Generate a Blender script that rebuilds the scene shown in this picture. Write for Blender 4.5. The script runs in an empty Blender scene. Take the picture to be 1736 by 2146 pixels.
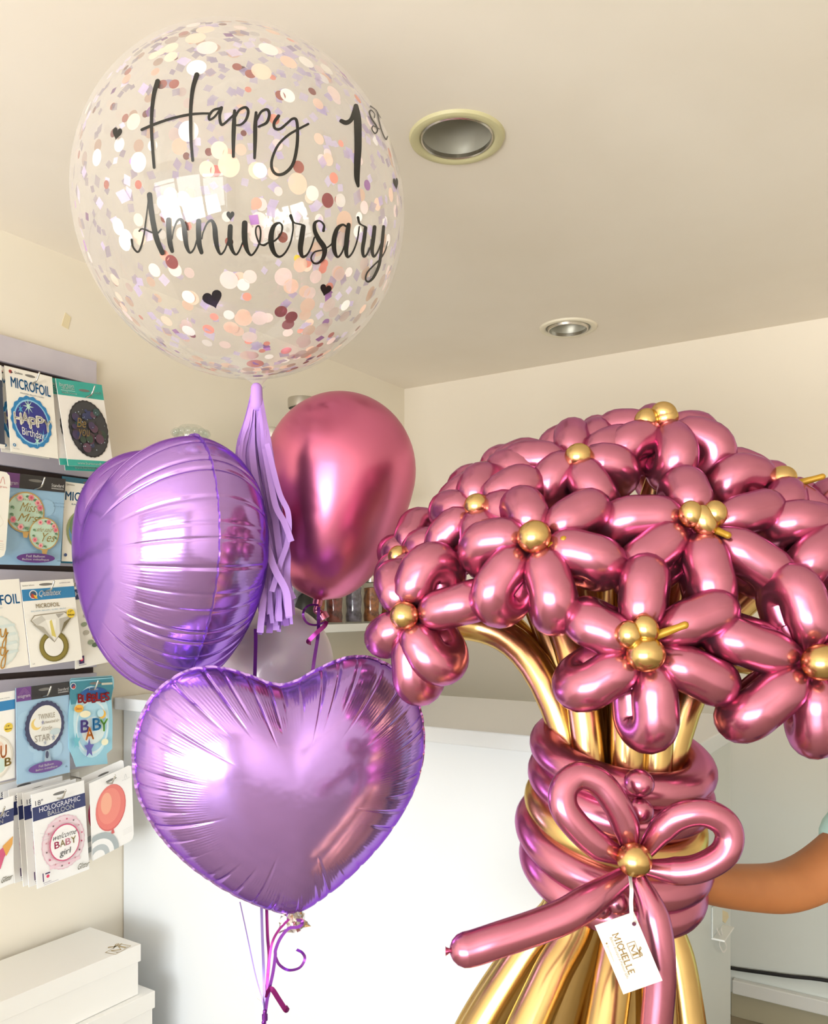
import bpy, bmesh, math, random
from mathutils import Vector, Matrix, Euler
random.seed(7)
PI = math.pi
COL = bpy.context.scene.collection

# ------------------------------------------------------------------ camera frame
FPX, CX, HY = 1750.0, 868.0, 1270.0
TH = math.atan2(1132, 1750)
CT, ST = math.cos(TH), math.sin(TH)
CAM = Vector((2.128, -3.2085, 1.5))
RIGHT = Vector((CT, ST, 0)); FWD = Vector((-ST, CT, 0)); UP = Vector((0, 0, 1))

def P(px, py, d):
    return CAM + RIGHT*((px-CX)/FPX*d) + FWD*d + UP*((HY-py)/FPX*d)
def ray(px, py):
    return (RIGHT*((px-CX)/FPX) + FWD + UP*((HY-py)/FPX)).normalized()
def onx(px, py, x0):
    r = ray(px, py); return CAM + r*((x0-CAM.x)/r.x)
def ony(px, py, y0):
    r = ray(px, py); return CAM + r*((y0-CAM.y)/r.y)
def onz(px, py, z0):
    r = ray(px, py); return CAM + r*((z0-CAM.z)/r.z)
def cv(x, u, t):
    """right, up, toward the lens -> world direction"""
    return RIGHT*x + UP*u - FWD*t

# ------------------------------------------------------------------ materials
def lin(c):
    c /= 255.0
    return c/12.92 if c <= .04045 else ((c+.055)/1.055)**2.4
def rgb(r, g, b):
    return (lin(r), lin(g), lin(b), 1.0)
MATS = {}
def mat(name, col, rough=.5, metal=0.0, **kw):
    m = bpy.data.materials.new(name); m.use_nodes = True
    b = m.node_tree.nodes['Principled BSDF']
    b.inputs['Base Color'].default_value = col
    b.inputs['Roughness'].default_value = rough
    b.inputs['Metallic'].default_value = metal
    for k, v in kw.items():
        b.inputs[k.replace('_', ' ')].default_value = v
    MATS[name] = m
    return m
def noise_bump(m, scale, strength, dist=.002, detail=3, coords='Object'):
    nt = m.node_tree; b = nt.nodes['Principled BSDF']
    tc = nt.nodes.new('ShaderNodeTexCoord'); n = nt.nodes.new('ShaderNodeTexNoise'); bp = nt.nodes.new('ShaderNodeBump')
    n.inputs['Scale'].default_value = scale; n.inputs['Detail'].default_value = detail
    bp.inputs['Strength'].default_value = strength; bp.inputs['Distance'].default_value = dist
    nt.links.new(tc.outputs[coords], n.inputs['Vector']); nt.links.new(n.outputs['Fac'], bp.inputs['Height'])
    nt.links.new(bp.outputs['Normal'], b.inputs['Normal'])
def noise_tint(m, c1, c2, scale, lo=.35, hi=.65, coords='Object', detail=4):
    nt = m.node_tree; b = nt.nodes['Principled BSDF']
    tc = nt.nodes.new('ShaderNodeTexCoord'); n = nt.nodes.new('ShaderNodeTexNoise'); r = nt.nodes.new('ShaderNodeValToRGB')
    n.inputs['Scale'].default_value = scale; n.inputs['Detail'].default_value = detail
    r.color_ramp.elements[0].position = lo; r.color_ramp.elements[0].color = c1
    r.color_ramp.elements[1].position = hi; r.color_ramp.elements[1].color = c2
    nt.links.new(tc.outputs[coords], n.inputs['Vector']); nt.links.new(n.outputs['Fac'], r.inputs['Fac'])
    nt.links.new(r.outputs['Color'], b.inputs['Base Color'])

m_ceil = mat('ceiling_paint', rgb(240, 232, 216), .7)
noise_tint(m_ceil, rgb(240, 231, 218), rgb(246, 238, 227), 1.3); noise_bump(m_ceil, 3.5, .35, .006, 2)
m_wall = mat('cream_wall_paint', rgb(240, 234, 218), .7)
noise_tint(m_wall, rgb(239, 231, 216), rgb(243, 237, 224), 1.1); noise_bump(m_wall, 30, .08, .002)
m_wallb = mat('back_wall_paint', rgb(238, 232, 216), .7)
def wall_light_tint(m):   # cool daylight low on the back wall, warmer above, blended into its colour
    nt = m.node_tree; b = nt.nodes['Principled BSDF']
    tc = nt.nodes.new('ShaderNodeTexCoord'); sp = nt.nodes.new('ShaderNodeSeparateXYZ'); r = nt.nodes.new('ShaderNodeValToRGB')
    mr = nt.nodes.new('ShaderNodeMapRange'); mr.inputs['From Min'].default_value = .75; mr.inputs['From Max'].default_value = 1.45
    r.color_ramp.elements[0].color = rgb(236, 243, 242); r.color_ramp.elements[1].color = rgb(238, 229, 215)
    nt.links.new(tc.outputs['Object'], sp.inputs[0]); nt.links.new(sp.outputs['Z'], mr.inputs['Value'])
    nt.links.new(mr.outputs[0], r.inputs['Fac']); nt.links.new(r.outputs['Color'], b.inputs['Base Color'])
wall_light_tint(m_wallb); noise_bump(m_wallb, 24, .1, .003)
m_white = mat('white_laminate', rgb(224, 229, 235), .28)
m_white2 = mat('white_paint_matte', rgb(238, 240, 240), .5)
m_greyside = mat('grey_side_panel', rgb(214, 220, 220), .4)
m_slat = mat('lavender_grey_slat', rgb(202, 196, 206), .5)
noise_tint(m_slat, rgb(198, 192, 203), rgb(206, 200, 209), 9)
m_dark = mat('dark_groove', rgb(62, 48, 44), .7)
m_steel = mat('brushed_steel', rgb(200, 196, 188), .25, 1.0)
m_refl = mat('reflector_metal', rgb(214, 212, 200), .32, .6); noise_bump(m_refl, 14, .5, .01, 1)
m_trimring = mat('aged_cream_ring', rgb(206, 200, 158), .45)
m_trimringw = mat('cream_white_ring', rgb(236, 228, 208), .45)
m_bulb = mat('frosted_bulb', rgb(232, 232, 224), .25)
m_box = mat('white_card', rgb(244, 243, 240), .55)
m_goldprint = mat('gold_print', rgb(196, 172, 120), .35, .6)
m_black = mat('black_vinyl', rgb(24, 24, 22), .32)
m_blackcable = mat('black_rubber', rgb(22, 20, 24), .5)
m_tile = mat('beige_skirting_tile', rgb(186, 180, 156), .35)
m_tape = mat('masking_tape', rgb(232, 218, 182), .6)

m_floor = mat('floor_tile', rgb(150, 138, 112), .4)
def floor_nodes(m):
    nt = m.node_tree; b = nt.nodes['Principled BSDF']
    tc = nt.nodes.new('ShaderNodeTexCoord'); br = nt.nodes.new('ShaderNodeTexBrick')
    br.offset = 0; br.inputs['Color1'].default_value = rgb(160, 150, 130); br.inputs['Color2'].default_value = rgb(152, 141, 121)
    br.inputs['Mortar'].default_value = rgb(92, 86, 70); br.inputs['Scale'].default_value = 1
    br.inputs['Mortar Size'].default_value = .006; br.inputs['Brick Width'].default_value = .42; br.inputs['Row Height'].default_value = .42
    nt.links.new(tc.outputs['Object'], br.inputs['Vector']); nt.links.new(br.outputs['Color'], b.inputs['Base Color'])
floor_nodes(m_floor)

m_pink = mat('pink_chrome_latex', rgb(196, 120, 146), .26, .94, Specular_Tint=rgb(212, 160, 222), Coat_Weight=.25, Coat_Roughness=.12)
m_pinkbig = mat('pink_chrome_latex_large', rgb(210, 114, 150), .3, .95, Specular_Tint=rgb(245, 215, 225), Coat_Weight=.15, Coat_Roughness=.2)
m_gold = mat('gold_chrome_latex', rgb(208, 176, 118), .25, 1.0, Specular_Tint=rgb(235, 215, 165), Coat_Weight=.2, Coat_Roughness=.12)
m_goldtail = mat('slack_gold_latex', rgb(176, 134, 40), .45, .4)
m_foil = mat('lilac_foil', rgb(182, 144, 222), .17, .88, Specular_Tint=rgb(160, 105, 210))
noise_bump(m_foil, 26, .06, .01, 2)
m_silver = mat('silver_foil', rgb(226, 222, 228), .15, 1.0)
m_lav = mat('pastel_lavender_latex', rgb(214, 196, 222), .28, 0, Coat_Weight=.3, Subsurface_Weight=.2)
m_tissue = mat('lilac_tissue', rgb(184, 140, 222), .7)
m_tissue2 = mat('deep_lilac_tissue', rgb(154, 108, 198), .7)
m_rib = mat('purple_curling_ribbon', rgb(116, 44, 146), .25, .55)
m_rib2 = mat('lilac_ribbon', rgb(116, 92, 154), .3, .4)
m_ribm = mat('magenta_ribbon', rgb(128, 24, 110), .25, .6)
m_ribw = mat('white_ribbon', rgb(240, 238, 240), .5)
m_skin = mat('brown_skin', rgb(170, 106, 64), .5, 0, Subsurface_Weight=.12, Subsurface_Radius=(.02, .008, .004))
noise_tint(m_skin, rgb(160, 98, 56), rgb(178, 114, 68), 9)
m_teal = mat('pale_teal_cotton', rgb(186, 222, 214), .8)
m_navy = mat('navy_trousers', rgb(44, 48, 66), .8)
m_hair = mat('dark_brown_hair', rgb(34, 24, 20), .55); noise_bump(m_hair, 60, .5, .004)
m_eye = mat('eye_white', rgb(240, 238, 234), .2)
m_iris = mat('dark_iris', rgb(40, 26, 18), .2)
m_jarfill = mat('jar_contents_red', rgb(110, 46, 40), .5); noise_tint(m_jarfill, rgb(70, 26, 26), rgb(150, 70, 60), 40)
m_jarfill2 = mat('jar_contents_amber', rgb(150, 80, 30), .5); noise_tint(m_jarfill2, rgb(90, 40, 16), rgb(190, 112, 52), 40)
m_jarfill3 = mat('jar_contents_plum', rgb(92, 84, 100), .5); noise_tint(m_jarfill3, rgb(50, 44, 56), rgb(126, 118, 138), 40)
m_candy = mat('coral_candy', rgb(226, 130, 122), .5)

def glass_mat(name, tint, haze, facing_blend=.35, rough=.03, refl0=.05, refl1=.4):
    m = bpy.data.materials.new(name); m.use_nodes = True; nt = m.node_tree; nt.nodes.clear()
    out = nt.nodes.new('ShaderNodeOutputMaterial'); tr = nt.nodes.new('ShaderNodeBsdfTransparent'); gl = nt.nodes.new('ShaderNodeBsdfGlossy')
    df = nt.nodes.new('ShaderNodeBsdfDiffuse'); fr = nt.nodes.new('ShaderNodeMapRange'); fp = nt.nodes.new('ShaderNodeMath'); m1 = nt.nodes.new('ShaderNodeMixShader'); m2 = nt.nodes.new('ShaderNodeMixShader')
    lw = nt.nodes.new('ShaderNodeLayerWeight'); mr = nt.nodes.new('ShaderNodeMapRange')
    tr.inputs['Color'].default_value = tint; gl.inputs['Roughness'].default_value = rough; gl.inputs['Color'].default_value = (1, 1, 1, 1)
    df.inputs['Color'].default_value = (.92, .9, .9, 1); fp.operation = 'POWER'; fp.inputs[1].default_value = 4.0
    fr.inputs['To Min'].default_value = refl0; fr.inputs['To Max'].default_value = refl1
    lw.inputs['Blend'].default_value = facing_blend
    mr.inputs['To Min'].default_value = haze; mr.inputs['To Max'].default_value = min(1, haze*5)
    nt.links.new(lw.outputs['Facing'], mr.inputs['Value'])
    nt.links.new(mr.outputs[0], m1.inputs['Fac']); nt.links.new(tr.outputs[0], m1.inputs[1]); nt.links.new(df.outputs[0], m1.inputs[2])
    lf = nt.nodes.new('ShaderNodeLayerWeight'); lf.inputs['Blend'].default_value = .5
    nt.links.new(lf.outputs['Facing'], fp.inputs[0]); nt.links.new(fp.outputs[0], fr.inputs['Value'])
    nt.links.new(fr.outputs[0], m2.inputs['Fac']); nt.links.new(m1.outputs[0], m2.inputs[1]); nt.links.new(gl.outputs[0], m2.inputs[2])
    nt.links.new(m2.outputs[0], out.inputs['Surface'])
    return m
m_bubble = glass_mat('clear_bubble_film', (.985, .98, .98, 1), .045)
m_glass = glass_mat('jar_glass', (.93, .95, .94, 1), .01)
m_pane = glass_mat('window_glass', (.98, .99, .99, 1), .0)

m_print = bpy.data.materials.new('printed_card'); m_print.use_nodes = True
_b = m_print.node_tree.nodes['Principled BSDF']; _a = m_print.node_tree.nodes.new('ShaderNodeVertexColor'); _a.layer_name = 'paint'
m_print.node_tree.links.new(_a.outputs['Color'], _b.inputs['Base Color'])
_b.inputs['Roughness'].default_value = .38; _b.inputs['Coat Weight'].default_value = .25; _b.inputs['Coat Roughness'].default_value = .1

# ------------------------------------------------------------------ mesh builder
def catmull(pts, n=8, closed=False):
    """interpolate a list of tuples/vectors (any dimension)"""
    p = [tuple(q) for q in pts]; N = len(p); out = []
    segs = N if closed else N-1
    for i in range(segs):
        if closed:
            a, b, c, d = p[(i-1) % N], p[i], p[(i+1) % N], p[(i+2) % N]
        else:
            a = p[i-1] if i > 0 else tuple(2*x-y for x, y in zip(p[0], p[1]))
            b, c = p[i], p[i+1]
            d = p[i+2] if i+2 < N else tuple(2*x-y for x, y in zip(p[-1], p[-2]))
        for k in range(n):
            t = k/n
            out.append(tuple(.5*((2*b[j])+(-a[j]+c[j])*t+(2*a[j]-5*b[j]+4*c[j]-d[j])*t*t+(-a[j]+3*b[j]-3*c[j]+d[j])*t**3) for j in range(len(b))))
    if not closed:
        out.append(p[-1])
    return out

class MB:
    def __init__(s):
        s.v = []; s.f = []; s.m = []; s.c = []; s.s = []
    def add(s, verts, faces, mat=0, col=None, smooth=True):
        o = len(s.v); s.v += [Vector(v) for v in verts]
        for f in faces:
            s.f.append([o+i for i in f]); s.m.append(mat); s.c.append(col); s.s.append(smooth)
        return s
    def box(s, a, b, mat=0, col=None, xf=None):
        x0, y0, z0 = a; x1, y1, z1 = b
        vs = [Vector(q) for q in ((x0,y0,z0),(x1,y0,z0),(x1,y1,z0),(x0,y1,z0),(x0,y0,z1),(x1,y0,z1),(x1,y1,z1),(x0,y1,z1))]
        if xf: vs = [xf @ v for v in vs]
        return s.add(vs, [(3,2,1,0),(4,5,6,7),(0,1,5,4),(1,2,6,5),(2,3,7,6),(3,0,4,7)], mat, col, False)
    def tube(s, path, radii, seg=16, caps='round', closed=False, mat=0, up=None, squash=None):
        pts = [Vector(p) for p in path]; n = len(pts)
        if not hasattr(radii, '__len__'): radii = [radii]*n
        tang = []
        for i in range(n):
            if closed: t = pts[(i+1) % n]-pts[i-1]
            else: t = pts[min(i+1, n-1)]-pts[max(i-1, 0)]
            tang.append(t.normalized())
        ref = Vector(up) if up else (Vector((0,0,1)) if abs(tang[0].z) < .9 else Vector((1,0,0)))
        nn = (ref - tang[0]*ref.dot(tang[0])).normalized(); frames = []
        for i in range(n):
            nn = nn - tang[i]*nn.dot(tang[i]); nn.normalize()
            frames.append((nn.copy(), tang[i].cross(nn)))
        rings = []
        def ring(c, r, fr):
            a, b = fr; q = squash or 1.0
            return [c + a*(math.cos(2*PI*k/seg)*r) + b*(math.sin(2*PI*k/seg)*r*q) for k in range(seg)]
        if not closed and caps == 'round':
            for k in range(4, 0, -1):
                an = k/4*PI/2*.97
                rings.append(ring(pts[0]-tang[0]*(math.sin(an)*radii[0]), radii[0]*math.cos(an), frames[0]))
        for i in range(n): rings.append(ring(pts[i], radii[i], frames[i]))
        if not closed and caps == 'round':
            for k in range(1, 5):
                an = k/4*PI/2*.97
                rings.append(ring(pts[-1]+tang[-1]*(math.sin(an)*radii[-1]), radii[-1]*math.cos(an), frames[-1]))
        vs = [v for r in rings for v in r]; fs = []; R = len(rings)
        for i in range(R if closed else R-1):
            j = (i+1) % R
            for k in range(seg):
                l = (k+1) % seg
                fs.append((i*seg+k, i*seg+l, j*seg+l, j*seg+k))
        if not closed:
            fs.append(tuple(range(seg-1, -1, -1))); fs.append(tuple((R-1)*seg+k for k in range(seg)))
        return s.add(vs, fs, mat)
    def lathe(s, prof, origin=(0,0,0), axis=(0,0,1), seg=32, mat=0, cap=True):
        ax = Vector(axis).normalized(); o = Vector(origin)
        ref = Vector((1,0,0)) if abs(ax.x) < .8 else Vector((0,1,0))
        a = (ref-ax*ref.dot(ax)).normalized(); b = ax.cross(a)
        vs = []; fs = []
        for r, h in prof:
            for k in range(seg):
                t = 2*PI*k/seg; vs.append(o+ax*h+a*(math.cos(t)*r)+b*(math.sin(t)*r))
        for i in range(len(prof)-1):
            for k in range(seg):
                l = (k+1) % seg; fs.append((i*seg+k, i*seg+l, (i+1)*seg+l, (i+1)*seg+k))
        if cap:
            if prof[0][0] > 1e-6: fs.append(tuple(range(seg-1, -1, -1)))
            if prof[-1][0] > 1e-6: fs.append(tuple((len(prof)-1)*seg+k for k in range(seg)))
        return s.add(vs, fs, mat)
    def ball(s, c, r, seg=20, rings=12, axis=(0,0,1), stretch=1.0, mat=0):
        return s.lathe([(r*math.sin(PI*i/rings)+1e-7, -r*stretch*math.cos(PI*i/rings)) for i in range(rings+1)], c, axis, seg, mat, False)
    def ribbon(s, path, width, face, mat=0, thick=.0004):
        """flat strip along path; face = vector (or list) its broad side looks at"""
        pts = [Vector(p) for p in path]; n = len(pts); vs = []; fs = []
        for i in range(n):
            t = (pts[min(i+1, n-1)]-pts[max(i-1, 0)]).normalized()
            fc = Vector(face[i]) if isinstance(face, list) else Vector(face)
            sd = t.cross(fc)
            sd = sd.normalized() if sd.length > 1e-6 else t.orthogonal().normalized()
            w = width[i] if hasattr(width, '__len__') else width
            nm = sd.cross(t)*thick*.5
            vs += [pts[i]-sd*w/2-nm, pts[i]+sd*w/2-nm, pts[i]+sd*w/2+nm, pts[i]-sd*w/2+nm]
        for i in range(n-1):
            for k in range(4):
                l = (k+1) % 4; fs.append((i*4+k, i*4+l, i*4+4+l, i*4+4+k))
        fs += [(3,2,1,0), tuple((n-1)*4+k for k in range(4))]
        return s.add(vs, fs, mat)
    def build(s, name, mats, parent=None, bevel=0, angle=38):
        me = bpy.data.meshes.new(name); base = Vector((0,0,0)); q = parent
        while q is not None: base += q.location; q = q.parent
        me.from_pydata([tuple(v-base) for v in s.v], [], s.f)
        if not isinstance(mats, (list, tuple)): mats = [mats]
        for m in mats: me.materials.append(m)
        me.polygons.foreach_set('material_index', s.m)
        me.polygons.foreach_set('use_smooth', s.s)
        if any(c is not None for c in s.c):
            at = me.color_attributes.new('paint', 'FLOAT_COLOR', 'CORNER'); buf = []
            for f, c in zip(s.f, s.c): buf += list(c or (1,1,1,1))*len(f)
            at.data.foreach_set('color', buf)
        me.update()
        if any(s.s): me.set_sharp_from_angle(angle=math.radians(angle))
        ob = bpy.data.objects.new(name, me); COL.objects.link(ob)
        if parent is not None: ob.parent = parent
        if bevel:
            md = ob.modifiers.new('bevel', 'BEVEL'); md.width = bevel; md.segments = 2; md.limit_method = 'ANGLE'
        return ob

def tag(o, label, cat, group=None, kind=None):
    o['label'] = label; o['category'] = cat
    if group: o['group'] = group
    if kind: o['kind'] = kind
    return o
def thing(name, loc, label, cat, group=None):
    o = bpy.data.objects.new(name, None); o.empty_display_size = .05; o.location = loc; COL.objects.link(o)
    return tag(o, label, cat, group)
def struct(o):
    o['kind'] = 'structure'; return o

# ------------------------------------------------------------------ text
_TXT = {}
def text_mesh(s, weight=0.0, spacing=1.0):
    key = (s, weight, spacing)
    if key in _TXT: return _TXT[key]
    cu = bpy.data.curves.new('tmp_text', 'FONT'); cu.body = s; cu.size = 1; cu.resolution_u = 3; cu.space_character = spacing
    ob = bpy.data.objects.new('tmp_text', cu); COL.objects.link(ob)
    bpy.context.view_layer.update()
    ev = ob.evaluated_get(bpy.context.evaluated_depsgraph_get()); me = ev.to_mesh()
    vs = [(v.co.x, v.co.y) for v in me.vertices]; fs = [tuple(p.vertices) for p in me.polygons]
    ev.to_mesh_clear(); bpy.data.objects.remove(ob); bpy.data.curves.remove(cu)
    x0 = min(v[0] for v in vs); x1 = max(v[0] for v in vs); y0 = min(v[1] for v in vs); y1 = max(v[1] for v in vs)
    vs = [((x-x0)/(x1-x0), (y-y0)/(y1-y0)) for x, y in vs]
    _TXT[key] = (vs, fs, (x1-x0, y1-y0))
    return _TXT[key]

def stroke_polys(pts, n=7):
    """pts (x, y, width) -> list of polygons covering a round-ended pen stroke"""
    pp = catmull(pts, n) if len(pts) > 2 else [tuple(q) for q in pts]
    polys = []; L = []; R = []
    for i, (x, y, w) in enumerate(pp):
        a = pp[max(i-1, 0)]; b = pp[min(i+1, len(pp)-1)]
        dx, dy = b[0]-a[0], b[1]-a[1]; l = math.hypot(dx, dy) or 1
        nx, ny = -dy/l, dx/l
        L.append((x+nx*w/2, y+ny*w/2)); R.append((x-nx*w/2, y-ny*w/2))
    for i in range(len(pp)-1):
        polys.append([L[i], R[i], R[i+1], L[i+1]])
    for x, y, w in (pp[0], pp[-1]):
        polys.append([(x+w/2*math.cos(2*PI*k/12), y+w/2*math.sin(2*PI*k/12)) for k in range(12)])
    return polys
def heart_pts(cx, cy, w, h, rot=0, n=28):
    o = []
    for i in range(n):
        t = 2*PI*i/n; x = 16*math.sin(t)**3/32*w; y = -(13*math.cos(t)-5*math.cos(2*t)-2*math.cos(3*t)-math.cos(4*t)+2.5)/29*h
        o.append((cx+x*math.cos(rot)-y*math.sin(rot), cy+x*math.sin(rot)+y*math.cos(rot)))
    return o
def star_pts(cx, cy, r, k=5, inner=.45, rot=-PI/2, ax=1):
    return [(cx+(r if i % 2 == 0 else r*inner)*math.cos(rot+PI*i/k)*ax, cy+(r if i % 2 == 0 else r*inner)*math.sin(rot+PI*i/k)) for i in range(2*k)]

class Card:
    """a flat printed surface: u right 0..1, v down 0..1, everything in one mesh"""
    def __init__(s, TL, TR, BL, thick=.0018, outline=None, base=(246,244,238), thin=.00022):
        s.o = TL; s.eu = TR-TL; s.ev = BL-TL; s.n = s.ev.cross(s.eu).normalized()
        s.W = s.eu.length; s.H = s.ev.length; s.mb = MB(); s.layer = 0; s.thin = thin
        pts = outline or [(0,0),(1,0),(1,1),(0,1)]
        n = len(pts); c = rgb(*base)
        fr = [s.at(u, v, 0) for u, v in pts]; bk = [p-s.n*thick for p in fr]
        s.mb.add(fr+bk, [tuple(range(n-1, -1, -1)), tuple(range(n, 2*n))] + [(i, (i+1) % n, n+(i+1) % n, n+i) for i in range(n)], 0, c, False)
    def at(s, u, v, z=None):
        return s.o + s.eu*u + s.ev*v + s.n*(s.layer*s.thin if z is None else z)
    def _ply(s, pts, c):
        a = sum(pts[i-1][0]*pts[i][1]-pts[i][0]*pts[i-1][1] for i in range(len(pts)))
        if a > 0: pts = pts[::-1]
        s.mb.add([s.at(u, v) for u, v in pts], [tuple(range(len(pts)))], 0, c, False)
    def poly(s, pts, col):
        s.layer += 1; s._ply(pts, rgb(*col)); return s
    def rect(s, u0, v0, u1, v1, col): return s.poly([(u0,v0),(u1,v0),(u1,v1),(u0,v1)], col)
    def ell(s, u, v, ru, col, rv=None, n=28, scallop=0, sn=14, rot=0):
        rv = ru*s.W/s.H if rv is None else rv
        if scallop: n = sn*4
        pts = []
        for k in range(n):
            t = 2*PI*k/n; q = 1+scallop*math.cos(sn*t)
            pts.append((u+ru*q*math.cos(t), v+rv*q*math.sin(t)))
        return s.poly(pts, col)
    def stroke(s, pts, col, w):
        """pts (u,v); w in u units"""
        s.layer += 1; k = s.H/s.W; c = rgb(*col)
        for pl in stroke_polys([(p[0], p[1]*k, (p[2] if len(p) > 2 else w)) for p in pts], 5):
            s._ply([(x, y/k) for x, y in pl], c)
        return s
    def text(s, t, u0, v0, u1, v1, col, weight=.0, shear=0, spacing=1.0, drop=0):
        vs, fs, dim = text_mesh(t, 0, spacing); s.layer += 1; c = rgb(*col); q = max(0, weight)*.8
        for ox, oy in (((0, 0),) if q < .004 else ((-q, 0), (q, 0), (0, q), (0, -q))):
            w = []
            for x, y in vs:
                u = u0+(u1-u0)*(x+ox/dim[0]+shear*(y-.5)); v = v1+(v0-v1)*(y+oy/dim[1]) + drop*x
                w.append(s.at(u, v))
            s.mb.add(w, [tuple(f) for f in fs], 0, c, False)
        return s

# ------------------------------------------------------------------ room
RX1, RY0, RY1, RZ = 4.3, -6.0, 0.0, 2.5
D1 = onz(958, 288, RZ); D2 = onz(1191, 686, RZ); RAD = .1
mb = MB(); mb.box((-.1, RY0-.1, -.1), (RX1+.1, .1, 0)); struct(mb.build('floor', m_floor))
# ceiling with two round holes for the recessed lights
mb = MB()
def ceil_rect(x0, y0, x1, y1):
    if x1-x0 > 1e-4 and y1-y0 > 1e-4: mb.add([(x0,y0,RZ),(x0,y1,RZ),(x1,y1,RZ),(x1,y0,RZ)], [(0,1,2,3)], 0, None, False)
ycur = RY0-.1; xa, xb = -.1, RX1+.1; S = .16
for c in sorted((D1, D2), key=lambda q: q.y):
    ceil_rect(xa, ycur, xb, c.y-S); ceil_rect(xa, c.y-S, c.x-S, c.y+S); ceil_rect(c.x+S, c.y-S, xb, c.y+S)
    N = 48; inn = []; outr = []
    for k in range(N):
        t = 2*PI*k/N+PI/4; co, si = math.cos(t), math.sin(t); q = S/max(abs(co), abs(si))
        inn.append((c.x+co*RAD*.93, c.y+si*RAD*.93, RZ)); outr.append((c.x+co*q, c.y+si*q, RZ))
    mb.add(inn+outr, [(k, (k+1) % N, N+(k+1) % N, N+k) for k in range(N)], 0, None, False)
    ycur = c.y+S
ceil_rect(xa, ycur, xb, .1)
mb.box((xa, RY0-.1, RZ+.16), (xb, .1, RZ+.2))
struct(mb.build('ceiling', m_ceil))
mb = MB(); mb.box((-.1, RY0, 0), (0, .1, RZ)); struct(mb.build('wall_left', m_wall))
mb = MB(); mb.box((0, 0, 0), (RX1, .1, RZ)); struct(mb.build('wall_back', m_wallb))
mb = MB(); mb.box((RX1, RY0, 0), (RX1+.1, .1, RZ)); struct(mb.build('wall_right', m_wall))
# shop front behind the camera: low wall, piers, lintel, window frames and glass
mb = MB(); y0, y1 = RY0-.1, RY0
mb.box((-.1, y0, 0), (.35, y1, RZ)); mb.box((3.75, y0, 0), (RX1+.1, y1, RZ)); mb.box((.35, y0, 2.25), (3.75, y1, RZ))
mb.box((.35, y0, 0), (1.35, y1, .12)); mb.box((2.5, y0, 0), (3.75, y1, .12))
struct(mb.build('wall_front', m_wall))
for i, (x0, x1, z0) in enumerate(((.35, 1.35, .12), (2.5, 3.75, .12))):
    r = bpy.data.objects.new('window_%d' % (i+1), None); r.location = ((x0+x1)/2, RY0-.05, z0); COL.objects.link(r); struct(r)
    f = MB(); t = .045
    f.box((x0, RY0-.08, z0), (x0+t, RY0-.02, 2.25)); f.box((x1-t, RY0-.08, z0), (x1, RY0-.02, 2.25))
    f.box((x0+t, RY0-.08, z0), (x1-t, RY0-.02, z0+t)); f.box((x0+t, RY0-.08, 2.25-t), (x1-t, RY0-.02, 2.25)); f.box((x0+t, RY0-.08, 1.75), (x1-t, RY0-.02, 1.79))
    f.build('window_frame', m_white2, r)
    g = MB(); g.box((x0+t, RY0-.053, z0+t), (x1-t, RY0-.047, 2.25-t)); g.build('window_pane', m_pane, r)
r = bpy.data.objects.new('door_1', None); r.location = (1.92, RY0-.05, 0); COL.objects.link(r); struct(r)
f = MB(); x0, x1, t = 1.35, 2.5, .07
f.box((x0, RY0-.08, 0), (x0+t, RY0-.02, 2.25)); f.box((x1-t, RY0-.08, 0), (x1, RY0-.02, 2.25)); f.box((x0+t, RY0-.08, 2.18), (x1-t, RY0-.02, 2.25)); f.box((x0+t, RY0-.08, 0), (x1-t, RY0-.02, .12))
f.build('door_frame', m_white2, r)
g = MB(); g.box((x0+t, RY0-.053, .12), (x1-t, RY0-.047, 2.18)); g.build('door_pane', m_pane, r)

# recessed ceiling lights
for c, lab, cup in ((D1, 'large-looking recessed ceiling downlight with a wide aged cream ring, nearer of two', 0), (D2, 'recessed ceiling downlight nearer the far corner, its bright reflector tilted in its ring', 1)):
    t = thing('recessed_downlight', (c.x, c.y, RZ), lab, 'ceiling light', 'recessed ceiling lights')
    o = (c.x, c.y, RZ); dn = (0, 0, -1)
    f = MB(); f.lathe([(.103, -.001), (.1, .006), (.094, .0085), (.084, .007), (.079, .003), (.078, -.004)], o, dn, 64, 0, False)
    f.build('trim_ring', m_trimring if not cup else m_trimringw, t)
    f = MB()
    f.lathe([(.0785, .0), (.077, -.012), (.074, -.03), (.07, -.055), (.064, -.08), (.05, -.1), (.02, -.11), (1e-5, -.112)], o, dn, 48, 0, False)
    f.build('reflector', m_refl, t)
    f = MB(); f.lathe([(1e-5, -.05), (.022, -.052), (.036, -.062), (.042, -.08), (.04, -.1)], o, dn, 32, 0, False)
    f.build('bulb', m_bulb, t)
    if not cup:
        f = MB(); f.lathe([(.079, .0035), (.0765, .006), (.074, .004), (.0735, -.004)], o, dn, 48, 0, False); f.build('inner_rim', m_steel, t)
    else:
        f = MB(); f.lathe([(.074, .004), (.071, .011), (.067, .011), (.066, .0)], o, dn, 48, 0, False); f.build('inner_rim', m_steel, t)

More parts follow.
